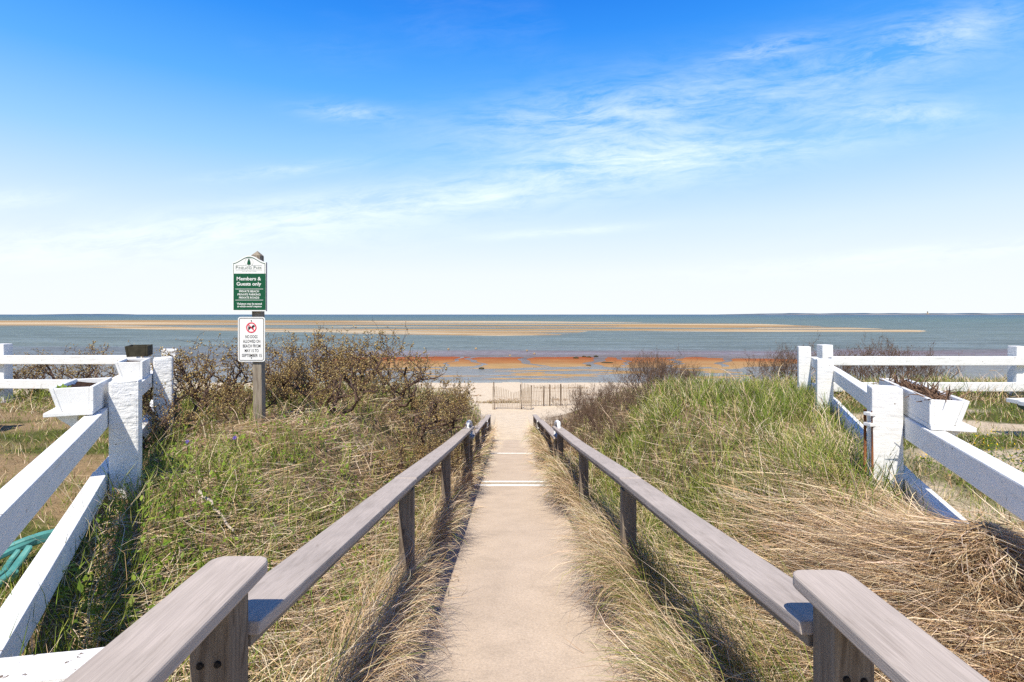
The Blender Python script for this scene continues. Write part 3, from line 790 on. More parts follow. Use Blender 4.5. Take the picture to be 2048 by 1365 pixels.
# ------------------------------------------------------------------ sign post
K = 0.000978
SY = 5.65
sx0 = lambda cx: ((420+cx/5.25)-1021)/1100*SY
sz0 = lambda cy: CAMZ + (629-(480+cy/5.25))/1100*SY
sp_ = empty('sign_post', (-2.615, 5.75, 0.36), 'leaning wooden post carrying a green and white members sign and a no dogs sign', 'sign')
P_M = Matrix.Translation((-2.625, 5.735, 1.2)) @ Matrix.Rotation(R(-0.7), 4, 'Y')
link('post', box_mesh('post', 0.092, 0.092, 1.86, 0.005, 2), M_signpost, sp_, P_M)
bm = bmesh.new(); bmesh.ops.create_cone(bm, cap_ends=True, segments=4, radius1=0.0655, radius2=0.002, depth=0.05, matrix=Matrix.Translation((0, 0, 0.955)) @ Matrix.Rotation(R(45), 4, 'Z'))
link('post_top', bm_mesh('post_top', bm), M_signpost, sp_, P_M)
def arch(x0, x1, ysh, ypk, yb, n=22):
    pts = [(x0, yb)]
    for i in range(n+1):
        f = i/n; x = x0+(x1-x0)*f
        yv = ysh-(ysh-ypk)*(0.5-0.5*math.cos(2*math.pi*f))**0.9
        pts.append((x, yv))
    pts.append((x1, yb)); return pts
def to_w(pts): return [(sx0(a), sz0(b_)) for a, b_ in pts]
board = link('park_sign', prism_mesh('park_sign', to_w(arch(238, 588, 236, 165, 750)), SY, SY+0.028), M_signwhite, sp_)
board.data.materials.append(M_signgrey)
for p in board.data.polygons:
    if abs(p.normal.y) < 0.5 and p.normal.x > 0.5: p.material_index = 1
def flat(name, pts, mat, parent, y, thick=0.0008):
    return link(name, prism_mesh(name, to_w(pts), y-thick, y), mat, parent)
flat('green_panel', [(248, 355), (586, 355), (586, 737), (248, 737)], M_green, board, SY-0.0004)
outer = arch(246, 578, 246, 178, 355)[1:-1]; inner = arch(246, 578, 253, 187, 355)[1:-1]
flat('green_border', outer+inner[::-1], M_green, board, SY-0.0004)
for a, b_ in ((246, 250), (575, 579)): flat('green_border', [(a, 250), (b_, 250), (b_, 354), (a, 354)], M_green, board, SY-0.0004)
for x0, x1, yy, mt, hh_ in ((268, 560, 517, M_signwhite, 4), (268, 560, 633, M_signwhite, 4)):
    flat('rule', [(x0, yy-hh_/2), (x1, yy-hh_/2), (x1, yy+hh_/2), (x0, yy+hh_/2)], mt, board, SY-0.0016)
for x0, x1, yy in ((272, 380, 268), (440, 548, 268), (272, 548, 317)):
    flat('rule', [(x0, yy-1), (x1, yy-1), (x1, yy+1), (x0, yy+1)], M_greyink, board, SY-0.0006)
ring = lambda cx, cy, r: [(cx+r*math.cos(2*math.pi*i/40), cy+r*math.sin(2*math.pi*i/40)) for i in range(40)]
def ring_mesh(name, cx, cy, r0, r1, mat, parent, y):
    a, b_ = to_w(ring(cx, cy, r0)), to_w(ring(cx, cy, r1)); n = 40
    V = [(x, y, z) for x, z in a]+[(x, y, z) for x, z in b_]
    me = bpy.data.meshes.new(name); me.from_pydata(V, [], [(i, (i+1) % n, n+(i+1) % n, n+i) for i in range(n)]); me.update()
    return link(name, me, mat, parent)
ring_mesh('circle', 410, 236, 43, 45, M_greyink, board, SY-0.0012)
pine = [(404, 268), (404, 258), (386, 258), (398, 243), (389, 243), (401, 228), (393, 228), (404, 212), (399, 212), (410, 194),
        (421, 212), (416, 212), (427, 228), (419, 228), (431, 243), (422, 243), (434, 258), (416, 258), (416, 268)]
flat('pine_emblem', pine, M_green, board, SY-0.0018)
def text(s, cx, cy, wpx, hpx, mat, parent, y, bold=0.0):
    cu = bpy.data.curves.new('lettering', 'FONT'); cu.body = s; cu.align_x = 'CENTER'; cu.size = 1; cu.offset = bold; cu.resolution_u = 3
    cu.extrude = 0.0
    ob = bpy.data.objects.new('tmp', cu); COL.objects.link(ob)
    bpy.context.view_layer.update()
    me = bpy.data.meshes.new_from_object(ob.evaluated_get(bpy.context.evaluated_depsgraph_get()))
    bpy.data.objects.remove(ob)
    n = len(me.vertices); a = np.zeros(n*3, np.float32); me.vertices.foreach_get('co', a); a = a.reshape(-1, 3)
    x0, x1 = a[:, 0].min(), a[:, 0].max()
    sxk = wpx*K/(x1-x0); szk = hpx*K/0.70
    o_ = np.zeros_like(a)
    o_[:, 0] = (a[:, 0]-(x0+x1)/2)*sxk + sx0(cx); o_[:, 1] = y; o_[:, 2] = a[:, 1]*szk + sz0(cy) - hpx*K/2
    me.vertices.foreach_set('co', o_.ravel()); me.name = 'lettering'; me.update()
    return link('lettering', me, mat, parent)
yt = SY-0.0022
text('P', 283, 291, 22, 34, M_greyink, board, yt, 0.0); text('INELAND', 372, 294, 140, 25, M_greyink, board, yt, 0.0)
text('P', 470, 291, 22, 34, M_greyink, board, yt, 0.0); text('ARK', 515, 294, 62, 25, M_greyink, board, yt, 0.0)
text('A S S O C I A T I O N', 412, 331, 148, 9, M_greyink, board, yt)
text('Members &', 410, 408, 255, 36, M_signwhite, board, yt, 0.018)
text('Guests only', 410, 462, 258, 36, M_signwhite, board, yt, 0.018)
text('PRIVATE BEACH', 412, 541, 208, 21, M_signwhite, board, yt, 0.02)
text('PRIVATE PARKING', 412, 574, 240, 21, M_signwhite, board, yt, 0.02)
text('PRIVATE ROADS', 413, 607, 212, 21, M_signwhite, board, yt, 0.02)
text('Violators may be towed', 415, 671, 262, 21, M_signwhite, board, yt, 0.02)
text("at vehicle owner's expense", 416, 698, 255, 19, M_signwhite, board, yt, 0.02)
def rrect(x0, y0, x1, y1, r):
    pts = []
    for cx, cy, a0 in ((x1-r, y1-r, 0), (x0+r, y1-r, 90), (x0+r, y0+r, 180), (x1-r, y0+r, 270)):
        for k_ in range(7): a = R(a0+15*k_); pts.append((cx+r*math.cos(a), cy+r*math.sin(a)))
    return pts
SYo = SY; SY2 = SY+0.018
nd = link('no_dogs_sign', prism_mesh('no_dogs_sign', to_w(rrect(285, 810, 570, 1281, 26)), SY2, SY2+0.004), M_signwhite, sp_)
a, b_ = to_w(rrect(296, 821, 559, 1270, 20)), to_w(rrect(302, 827, 553, 1264, 15)); n = len(a)
me = bpy.data.meshes.new('black_border'); me.from_pydata([(x, SY2-.0008, z) for x, z in a]+[(x, SY2-.0008, z) for x, z in b_], [], [(i, (i+1) % n, n+(i+1) % n, n+i) for i in range(n)]); me.update()
link('black_border', me, M_ink, nd)
dog = [(398, 944), (402, 928), (398, 918), (403, 913), (409, 920), (436, 918), (444, 905), (452, 900), (462, 905), (470, 909), (468, 915), (457, 918), (452, 930),
       (455, 946), (462, 958), (456, 959), (447, 944), (444, 934), (424, 934), (416, 942), (404, 957), (398, 956), (406, 942)]
dog = [(427+(x-432)*1.05, y-5) for x, y in dog]
flat('dog_emblem', dog, M_ink, nd, SY2-0.0010)
ring_mesh('red_circle', 427, 922, 44, 55, M_red, nd, SY2-0.0024)
s2 = 48*0.7071; t2 = 4.5*0.7071
flat('red_slash', [(427-s2-t2, 922-s2+t2), (427-s2+t2, 922-s2-t2), (427+s2+t2, 922+s2-t2), (427+s2-t2, 922+s2+t2)], M_red, nd, SY2-0.0022)
for s, cx, cy, wd in (('NO DOGS', 428, 1017, 128), ('ALLOWED ON', 430, 1066, 182), ('BEACH FROM', 430, 1115, 186), ('MAY 15 TO', 430, 1164, 146), ('SEPTEMBER 15', 432, 1215, 208)):
    text(s, cx, cy, wd, 32, M_ink, nd, SY2-0.0014, 0.008)
for cy in (850, 1240):
    bm = bmesh.new(); bmesh.ops.create_cone(bm, cap_ends=True, segments=8, radius1=0.006, radius2=0.005, depth=0.005)
    link('bolt', bm_mesh('bolt', bm), M_bolt, nd, Matrix.Translation((sx0(428), SY2-0.003, sz0(cy))) @ Matrix.Rotation(R(90), 4, 'X'))

# ------------------------------------------------------------------ sand fence on the beach
sf = empty('sand_fence', (0.1, 26.5, -3.1), 'sagging picket sand fence across the foot of the walkway', 'fence', 'sand fences on the beach')
sf2 = empty('sand_fence', (2.0, 27.9, -3.15), 'second picket sand fence just behind, running right behind the shrubs', 'fence', 'sand fences on the beach')
pk = box_mesh('picket', 0.030, 0.012, 1.12, 0.002); pk.materials.append(M_lath)
r_ = random.Random(8)
def picket(root, x, y, zt, tilt, hgt):
    gz = float(ground_z(x, y))
    o_ = bpy.data.objects.new('picket', pk); COL.objects.link(o_); o_.parent = root
    o_.matrix_local = Matrix.Translation(Vector((x, y, zt-0.56)) - root.location) @ Matrix.Rotation(tilt, 4, 'Y') @ Matrix.Rotation(r_.uniform(-.2, .2), 4, 'Z')
n = 24
for i in range(n):
    f = i/(n-1); x = -0.86+1.86*f
    zt = -3.09+1.14-0.30*math.exp(-((f-0.52)/0.24)**2)+r_.uniform(-.02, .02)
    picket(sf, x, 26.5+r_.uniform(-.02, .02)+0.12*math.sin(f*5), zt, 0.06*math.sin(f*4)+r_.uniform(-.03, .03)+0.03, 1)
n = 42
for i in range(n):
    f = i/(n-1); x = 0.52+3.3*f
    picket(sf2, x, 27.8+0.4*f+r_.uniform(-.02, .02), -3.13+1.06+(0.16*math.exp(-(f/.08)**2))+r_.uniform(-.03, .03), r_.uniform(-.05, .05), 1)
for root, px, pt, y, lean in ((sf, 988.3, 764, 26.55, -.02), (sf, 1042.5, 769, 26.6, -.03), (sf, 1063, 771, 26.45, 0), (sf2, 1087.4, 772, 27.9, .01), (sf2, 1099.5, 769, 27.95, 0), (sf2, 1121.5, 768, 28.0, 0), (sf2, 1160, 771, 28.1, 0)):
    x = (px-1021)/1100*y; zt = CAMZ-(pt-629)/1100*y
    me = box_mesh('stake', 0.05, 0.045, zt+3.5, 0.004)
    link('stake', me, M_stake, root, Matrix.Translation((x, y, (zt-3.5)/2)) @ Matrix.Rotation(lean, 4, 'Y'))
for root, x0, x1, y, zz in ((sf, -0.88, 1.02, 26.515, (-2.45, -2.85)), (sf2, 0.5, 3.85, 27.98, (-2.4, -2.9))):
    paths = []
    for z in zz:
        paths.append(([(x0+(x1-x0)*i/12, y+(.12*math.sin(i/12*5) if root is sf else .4*(i/12)-.17), z-(0.12*math.exp(-((i/12-.52)/.24)**2) if root is sf else 0)) for i in range(13)], 0.004))
    link('wire', tube_mesh('wire', paths, 4), M_rust, root)

# ------------------------------------------------------------------ benches, teal frame, sticks, flowers
def bench(label, x, y, sgn):
    z0 = float(ground_z(x+sgn*.5, y)); zs = 0.765
    root = empty('bench', (x+sgn*0.8, y, z0), label, 'bench', 'white plank benches behind the fences')
    for k_ in range(2):
        beam('seat_plank', (x+(0.0 if k_ == 0 else sgn*0.05), y+0.17*k_, zs), (x+sgn*1.7, y+0.17*k_, zs), 0.145, 0.036, M_box, root, bev=0.004)
    for q in (0.16, 1.45):
        prof = [(0.0, zs-0.038), (0.34, zs-0.038), (0.34, zs-0.075), (0.27, zs-0.11), (0.22, zs-0.2), (0.26, z0), (0.31, z0-0.05), (0.03, z0-0.05), (0.08, z0), (0.12, zs-0.2), (0.07, zs-0.11), (0.0, zs-0.075)]
        V = [(x+sgn*q, y-0.09+a_, z) for a_, z in prof]+[(x+sgn*(q+0.05), y-0.09+a_, z) for a_, z in prof]; n = len(prof)
        me = bpy.data.meshes.new('leg'); me.from_pydata(V, [], [tuple(range(n)), tuple(reversed(range(n, 2*n)))]+[((i+1) % n, i, n+i, n+(i+1) % n) for i in range(n)]); me.update()
        bm = bmesh.new(); bm.from_mesh(me); bmesh.ops.recalc_face_normals(bm, faces=bm.faces[:]); bm.to_mesh(me); bm.free()
        link('leg', me, M_dkgreen, root)
    beam('brace', (x+sgn*0.14, y+0.08, zs-0.04), (x+sgn*0.55, y+0.08, zs-0.16), 0.06, 0.05, M_dkgreen, root)
bench('end of a white plank bench with dark green legs beyond the right fence', 4.42, 4.72, 1)
bench('tip of a white plank bench beyond the left fence', -5.10, 5.3, -1)
tf = empty('teal_frame', (-2.45, 2.6, 0.36), 'teal folded plastic frame lying in the grass behind the left fence', 'folded frame')
tp = lambda px, py, z: ((px+8-1021)/1100*((CAMZ-z)*1100/(py-642)), (CAMZ-z)*1100/(py-642), z)
def strap(name, pts, wd, th):
    for_pts = [Vector(p) for p in pts]; V, F = [], []
    for i, p in enumerate(for_pts):
        d = (for_pts[min(i+1, len(for_pts)-1)]-for_pts[max(i-1, 0)]).normalized(); s3 = d.cross(Vector((0, 0, 1))).normalized()
        for a_, c_ in ((-1, 0), (1, 0), (1, -1), (-1, -1)): V.append(p+s3*wd/2*a_+Vector((0, 0, th*c_)))
    for i in range(len(for_pts)-1):
        for k_ in range(4): F.append((i*4+k_, i*4+(k_+1) % 4, (i+1)*4+(k_+1) % 4, (i+1)*4+k_))
    F += [(0, 1, 2, 3), tuple(len(V)-1-k_ for k_ in range(4))]
    me = bpy.data.meshes.new(name); me.from_pydata([tuple(v_) for v_ in V], [], F); me.update()
    bm = bmesh.new(); bm.from_mesh(me); bmesh.ops.recalc_face_normals(bm, faces=bm.faces[:])
    bmesh.ops.bevel(bm, geom=bm.edges[:], offset=min(th, wd)*0.2, segments=1, affect='EDGES'); bm.to_mesh(me); bm.free()
    return link(name, me, M_teal, tf)
strap('arm', [tp(125, 1060, .47), tp(104, 1071, .47), tp(75, 1078, .47), tp(45, 1088, .465), tp(12, 1101, .45), tp(-30, 1120, .42)], 0.035, 0.05)
strap('arm', [tp(68, 1086, .455), tp(45, 1097, .45), tp(12, 1111, .44), tp(-40, 1135, .42)], 0.028, 0.026)
strap('leg', [tp(52, 1102, .46), tp(34, 1128, .42), tp(14, 1155, .40), tp(-12, 1175, .40)], 0.032, 0.022)
strap('leg', [tp(30, 1110, .44), tp(14, 1130, .41), tp(2, 1150, .40), tp(-20, 1170, .38)], 0.026, 0.022)
strap('crossbar', [tp(26, 1150, .40), tp(4, 1170, .38), tp(-30, 1190, .36)], 0.03, 0.035)

def ground_pt(px, py, off=0.0):
    """march the pixel ray to the terrain"""
    a_, b2 = (px-1021)/1100, (py-629)/1100
    for d in np.arange(0.8, 40, 0.02):
        x, y, z = a_*d, d, CAMZ-b2*d
        if z <= float(ground_z(x, y))+off: return Vector((x, y, z))
    return Vector((a_*20, 20, 0))
def stick(label, p0, p1, rad, lift, mat, name='dry_stick'):
    a_, c_ = ground_pt(*p0), ground_pt(*p1)
    a_.z = float(ground_z(a_.x, a_.y)); c_.z = float(ground_z(c_.x, c_.y))
    pts = []
    rr = random.Random(p0[0])
    for i in range(7):
        f = i/6; p = a_.lerp(c_, f); pts.append((p.x+rr.gauss(0, .008), p.y+rr.gauss(0, .008), max(p.z, float(ground_z(p.x, p.y)))+lift+rr.gauss(0, .004)))
    o_ = link(name, tube_mesh(name, [(pts, [rad*(1-0.5*i/6) for i in range(7)])], 6), mat); tag(o_, label, 'stick')
M_drift = mat_plain('bleached_stick', (0.48, 0.41, 0.35), 0.9, 0.1, 0.25, 30)
stick('pale bleached stick lying in the grass left of the long handrail', (398, 1012), (468, 1092), 0.012, 0.09, M_drift)

def tubes_from_segs(name, p0, p1, r0, r1, sides=4):
    p0, p1 = np.asarray(p0), np.asarray(p1); n = len(p0)
    d = p1-p0; d /= np.linalg.norm(d, axis=1, keepdims=True)+1e-9
    ref = np.where(np.abs(d[:, 2:3]) > 0.9, np.array([[1., 0, 0]]), np.array([[0, 0, 1.]]))
    a = np.cross(d, ref); a /= np.linalg.norm(a, axis=1, keepdims=True)+1e-9; b_ = np.cross(d, a)
    V = np.zeros((n, 2*sides, 3)); F = []
    for k_ in range(sides):
        an = 2*math.pi*k_/sides
        o_ = a*math.cos(an)+b_*math.sin(an)
        V[:, k_] = p0+o_*np.asarray(r0)[:, None]; V[:, sides+k_] = p1+o_*np.asarray(r1)[:, None]
    base = (np.arange(n)*2*sides)[:, None]
    quads = np.concatenate([base+np.array([[k_, (k_+1) % sides, sides+(k_+1) % sides, sides+k_]]) for k_ in range(sides)])
    return V.reshape(-1, 3), quads

# ------------------------------------------------------------------ shrubs
def grow(seed, height, spread, mains, gnarl, twig_n, upright, levels=4, r0=0.02, keep=0.72, taper=0.7, rmin=0.0014):
    rr = random.Random(seed)
    P0, P1, R0, R1, buds = [], [], [], [], []
    def branch(p, d, L, r, lev):
        n = 5 if lev < 2 else 4
        for i in range(n):
            d = Vector((d.x+rr.gauss(0, gnarl), d.y+rr.gauss(0, gnarl), d.z+rr.gauss(0, gnarl*0.8)+upright*(0.25 if lev > 0 else 0.08))).normalized()
            q = p+d*L/n
            if q.z < 0.01: q.z = 0.01+rr.random()*0.02
            ra, rb = r*(1-taper*i/n), r*(1-taper*(i+1)/n)
            P0.append(tuple(p)); P1.append(tuple(q)); R0.append(max(ra, rmin*1.15)); R1.append(max(rb, rmin))
            p = q
            if lev >= levels-2:
                for _ in range(2): buds.append((p.x+rr.gauss(0, .012), p.y+rr.gauss(0, .012), p.z+rr.gauss(0, .012)))
            if lev == 1 and i == 4 and rr.random() < .16:      # long straight upright shoot
                q0 = p.copy(); dd = Vector((rr.gauss(0, .22), rr.gauss(0, .22), 1)).normalized(); ll = height*rr.uniform(.18, .36)
                for k_ in range(3):
                    q1 = q0+dd*ll/3; P0.append(tuple(q0)); P1.append(tuple(q1)); R0.append(.0045*(1-.25*k_)); R1.append(.0045*(1-.25*(k_+1))); q0 = q1
                    for _ in range(4): buds.append(tuple(q0.lerp(q0-dd*ll/3, rr.random())+Vector((rr.gauss(0, .008), rr.gauss(0, .008), 0))))
            if lev < levels-1 and i >= (1 if lev == 0 else 0):
                for c in range(rr.choice(twig_n)):
                    az = rr.uniform(0, 6.283); side = Vector((math.cos(az), math.sin(az), rr.uniform(-.25, .6)))
                    nd_ = (d*0.55+side*0.8+Vector((0, 0, upright*0.5))).normalized()
                    branch(p.copy(), nd_, L*rr.uniform(.38, .68), rb*keep, lev+1)
    for m_ in range(mains):
        az = 6.283*m_/mains+rr.uniform(-.5, .5)
        d = Vector((math.cos(az)*spread, math.sin(az)*spread, rr.uniform(.6, 1.1))).normalized()
        branch(Vector((rr.gauss(0, .06), rr.gauss(0, .06), -0.05)), d, height*rr.uniform(.7, 1.0), r0*rr.uniform(.7, 1.2), 0)
    return map(np.array, (P0, P1, R0, R1, buds))
def shrub_meshes(seed, budded, bark, **kw):
    P0, P1, R0, R1, buds = grow(seed, **kw)
    V, Q = tubes_from_segs('branches', P0, P1, R0, R1, 4)
    zk = 1.0/np.percentile(P1[:, 2], 99.7); V = V*zk; buds = buds*zk
    br = np_mesh('branches', V, [Q], smooth=True); br.materials.append(bark)
    bu = None
    if budded is not None:
        frac, size, cols = budded
        g_ = np.random.default_rng(seed); sel = buds[g_.random(len(buds)) < frac]; n = len(sel)
        s_ = g_.uniform(.6, 1.3, n)[:, None]*size
        octv = np.array([[1, 0, 0], [-1, 0, 0], [0, 1, 0], [0, -1, 0], [0, 0, 1.3], [0, 0, -1.3]])
        rot = g_.normal(0, .35, (n, 6, 3))
        Vb = sel[:, None, :]+(octv[None]+rot)*s_[:, None, :]
        f8 = np.array([[0, 2, 4], [2, 1, 4], [1, 3, 4], [3, 0, 4], [2, 0, 5], [1, 2, 5], [3, 1, 5], [0, 3, 5]])
        F = (np.arange(n)*6)[:, None, None]+f8[None]
        cb = np.array(cols)[g_.integers(0, len(cols), n)]*g_.uniform(.75, 1.2, (n, 1))
        bu = np_mesh('buds', Vb.reshape(-1, 3), [F.reshape(-1, 3)], np.repeat(cb, 6, 0)); bu.materials.append(M_leafm)
    return br, bu
M_bark = mat_plain('dark_bark', (0.115, 0.075, 0.06), 0.9, 0.1, 0.55, 25)
M_barkg = mat_plain('grey_purple_bark', (0.17, 0.115, 0.085), 0.9, 0.1, 0.45, 25)
budcols = [(0.56, 0.42, 0.17), (0.48, 0.34, 0.12), (0.36, 0.23, 0.10), (0.64, 0.51, 0.25)]
plum = [shrub_meshes(sd, (0.36, 0.0085, budcols), M_bark, height=0.95, spread=1.15, mains=6, gnarl=0.40, twig_n=[0, 1, 1, 1, 2], upright=0.36, levels=4, r0=0.032, keep=0.58, taper=0.5, rmin=0.0018) for sd in (3, 14, 25, 36)]
brush = [shrub_meshes(sd, (0.12, 0.006, [(0.20, 0.12, 0.05), (0.14, 0.09, 0.05)]), M_barkg, height=0.70, spread=0.75, mains=17, gnarl=0.20, twig_n=[0, 1, 1, 1], upright=0.62, levels=4, r0=0.010) for sd in (5, 16, 27)]
for a_, c_ in plum+brush: print('shrub', len(a_.polygons), len(c_.polygons) if c_ else 0, max(v_.co.z for v_ in a_.vertices), max(v_.co.x for v_ in a_.vertices))
def put_shrub(proto, x, y, sc_, rot, label, group, zoff=0.0, sz=None):
    z = float(ground_z(x, y))+zoff
    root = empty('shrub', (x, y, z), label, 'shrub', group); root.rotation_euler = (0, 0, rot); root.scale = (sc_, sc_, sz or sc_)
    for nm, me in zip(('branches', 'buds'), proto):
        if me is None: continue
        o_ = bpy.data.objects.new(nm, me); COL.objects.link(o_); o_.parent = root
        if nm == 'buds': o_['kind'] = 'stuff'
    return root
gl = 'budding bare shrubs on the left dune'
left_sh = [  # px of centre, distance, scale, label
    (316, 4.95, 0.60, 'low budding bare shrub growing up in front of the second left fence post'),
    (350, 5.6, 0.78, 'budding bare shrub right beside the left white fence, first from the left'),
    (425, 6.6, 0.92, 'budding bare shrub between the left fence and the sign post'),
    (520, 7.0, 0.98, 'twisted budding bare shrub standing behind the sign post'),
    (610, 7.3, 1.00, 'twisted budding bare shrub just right of the sign post, with the tallest upright shoots'),
    (700, 7.6, 1.00, 'broad yellow budded bare shrub midway between the sign post and the long handrail'),
    (780, 8.1, 1.00, 'budding bare shrub in front of the orange flat, right of the broad yellow budded one'),
    (845, 8.8, 0.98, 'budding bare shrub at the right end of the left thicket, above the handrail'),
    (800, 6.1, 0.62, 'low budding bare shrub right against the long left handrail'),
    (850, 6.9, 0.62, 'low budding bare shrub leaning over the left handrail, below the white handle'),
    (660, 6.4, 0.72, 'low budding bare shrub in front of the thicket, right of the sign post'),
    (560, 8.6, 1.00, 'budding bare shrub at the back of the thicket, behind the tallest shoots'),
    (735, 9.4, 1.20, 'budding bare shrub at the back of the thicket, above the broad yellow budded one'),
    (890, 10.8, 1.00, 'thin budding bare shrub farthest along the left bank, above the white handle'),
    (825, 7.6, 0.82, 'budding bare shrub on the left bank, just left of the white handle'),
    (878, 9.8, 0.72, 'budding bare shrub behind the white handle on the left'),
    (912, 13.2, 0.62, 'budding bare shrub above the lower left handrail, nearest the sand'),
    (890, 8.2, 0.58, 'low budding bare shrub tucked under the left thicket beside the handrail'),
    (485, 5.95, 0.43, 'low tangled bare shrub around the foot of the sign post'),
]
for i, (px, d, s2, lb) in enumerate(left_sh):
    put_shrub(plum[i % 4], (px-1021)/1100*d, d, s2, i*1.3, lb, gl, -0.03)
for i, (px, d, s2, lb) in enumerate([(60, 9.5, .8, 'low bare shrub seen under the top rail of the far left fence, nearest the edge'), (130, 9.2, .9, 'low bare shrub seen under the top rail of the far left fence, middle of three'),
                                     (215, 9.0, .95, 'low bare shrub behind the far left fence, next to the small flower box')]):
    put_shrub(plum[(i+1) % 4], (px-1021)/1100*d, d, s2, i*2.1, lb, gl, -0.05)
gr_ = 'bare dark twigged shrubs on the right dune'
rs = [(1105, 14.8, 0.78, 'bare dark shrub at the left edge of the right thicket, behind the last handrail'), (1140, 13.4, 0.74, 'bare dark shrub in front of the sand fence stakes, second from the left'),
      (1175, 12.4, 0.86, 'bare dark shrub with spiky twigs at the end of the sand fence'), (1165, 15.0, 0.96, 'bare dark shrub farthest down the right bank, against the beach'),
      (1215, 12.6, 0.86, 'bare dark shrub right of the spiky one, in the middle of the right thicket'), (1245, 11.2, 0.79, 'bare dark shrub with the tallest fan of twigs in the right thicket'),
      (1205, 10.4, 0.71, 'low bare dark shrub above the white handle on the right'), (1280, 11.8, 0.88, 'bare dark shrub against the orange flat, right of the tallest fan'),
      (1255, 9.7, 0.68, 'low bare dark shrub at the front of the right thicket, above the green grass'), (1300, 10.6, 0.80, 'low bare dark shrub at the right front corner of the thicket'),
      (1325, 12.0, 0.93, 'bare dark shrub with a high tip against the orange flat, right side of thicket'), (1350, 11.2, 0.69, 'bare dark shrub at the right end of the thicket'),
      (1130, 11.2, 0.60, 'low bare dark shrub right beside the lower right handrail'), (1165, 9.9, 0.57, 'low bare dark shrub just past the white handle on the right'),
      (1215, 9.2, 0.57, 'lowest bare dark shrub nearest the camera in the right thicket'), (1195, 11.4, 0.78, 'bare dark shrub in the shaded heart of the right thicket'),
      (1095, 12.6, 0.50, 'bare dark shrub hanging over the end of the right handrail'), (1160, 8.9, 0.45, 'small bare dark shrub beside the right handrail, just before the white handle'),
      (1240, 8.3, 0.45, 'low bare dark shrub at the edge of the green grass on the right'), (1375, 10.2, 0.60, 'bare dark shrub trailing off the right end of the thicket'),
      (1290, 9.0, 0.50, 'low bare dark shrub behind the green grass in the middle of the right bank')]
for i, (px, d, s2, lb) in enumerate(rs):
    put_shrub(brush[i % 3], (px-1021)/1100*d, d, s2, i*1.7, lb, gr_, -0.03)
for i, (px, d, s2, lb) in enumerate([(1385, 11.0, .52, 'lone sparse bare shrub on the right dune crest, right of the thicket'), (1545, 10.4, .85, 'bare shrub left of the far right corner fence post'), (1585, 10.0, .85, 'bare shrub directly behind the far right corner fence posts'),
                                     (1660, 10.6, 1.0, 'bare shrub behind the far right fence, first right of the corner posts'), (1710, 10.4, 1.02, 'bare shrub behind the far right fence, second right of the corner posts'),
                                     (1765, 10.8, 1.0, 'bare shrub behind the far right fence, midway along the visible rail'), (1815, 10.6, .95, 'bare shrub behind the far right fence, above the planter of stems'), (1865, 10.6, .85, 'smallest bare shrub behind the far right fence, nearest the right post')]):
    put_shrub(brush[(i+1) % 3], (px-1021)/1100*d, d, s2, i*2.3, lb, gr_, -0.02 if i else 0)

# ------------------------------------------------------------------ grass
def blades(P, L, W, az, lean, curve, colb, colt, K_=3, clampz=True, roll=None):
    n = len(P); P = P.astype(float)
    hd = np.stack([np.cos(az), np.sin(az), np.zeros(n)], 1)
    ra = az+np.pi/2+(rng.normal(0, .5, n) if roll is None else roll)
    wd = np.stack([np.cos(ra), np.sin(ra), rng.normal(0, .3, n)], 1)
    nv_ = 2*K_+1
    V = np.zeros((n, nv_, 3)); C = np.zeros((n, nv_, 3))
    p = P.copy()
    kink = rng.normal(0, .30, n)
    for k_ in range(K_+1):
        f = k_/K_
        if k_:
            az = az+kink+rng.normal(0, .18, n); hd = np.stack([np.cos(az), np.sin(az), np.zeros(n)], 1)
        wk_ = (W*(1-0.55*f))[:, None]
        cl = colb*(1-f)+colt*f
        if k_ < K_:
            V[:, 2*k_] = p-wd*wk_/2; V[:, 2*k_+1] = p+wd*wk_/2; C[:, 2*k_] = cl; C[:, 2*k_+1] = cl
            th = lean+curve*(f+0.5/K_)
            p = p + (hd*np.sin(th)[:, None]+np.array([[0, 0, 1.]])*np.cos(th)[:, None])*(L/K_)[:, None]
            if clampz:
                gz = ground_z(p[:, 0], p[:, 1])+0.006+rng.random(n)*0.02
                p[:, 2] = np.maximum(p[:, 2], gz)
        else:
            V[:, 2*K_] = p; C[:, 2*K_] = cl
    base = (np.arange(n)*nv_)[:, None]
    q = np.concatenate([base+np.array([[2*k_, 2*k_+1, 2*k_+3, 2*k_+2]]) for k_ in range(K_-1)])
    tr = base+np.array([[2*K_-2, 2*K_-1, 2*K_]])
    return V.reshape(-1, 3), q, tr, C.reshape(-1, 3)
class Acc:
    def __init__(s): s.V, s.Q, s.T, s.C, s.n = [], [], [], [], 0
    def add(s, r):
        V, q, t_, C = r
        s.V.append(V); s.Q.append(q+s.n); s.T.append(t_+s.n); s.C.append(C); s.n += len(V)
    def build(s, name, mat, label):
        me = np_mesh(name, np.concatenate(s.V), [np.concatenate(s.Q), np.concatenate(s.T)], np.concatenate(s.C))
        print(name, len(me.polygons))
        o_ = link(name, me, mat); tag(o_, label, 'grass', kind='stuff'); return o_
def sample(n, d0, d1, spread=1.12):
    d = np.exp(rng.uniform(math.log(d0), math.log(d1), n)); x = rng.uniform(-spread, spread, n)*d
    return x, d
def pick(colors, n, var=0.2):
    c = np.array(colors)[rng.integers(0, len(colors), n)]
    return c*rng.uniform(1-var, 1+var, (n, 1))*rng.uniform(0.94, 1.06, (n, 3))
straw = [(0.76, 0.59, 0.38), (0.68, 0.51, 0.31), (0.84, 0.70, 0.52), (0.60, 0.42, 0.23), (0.48, 0.31, 0.16), (0.78, 0.63, 0.45)]
brown = [(0.27, 0.165, 0.085), (0.2, 0.12, 0.06), (0.34, 0.21, 0.11)]
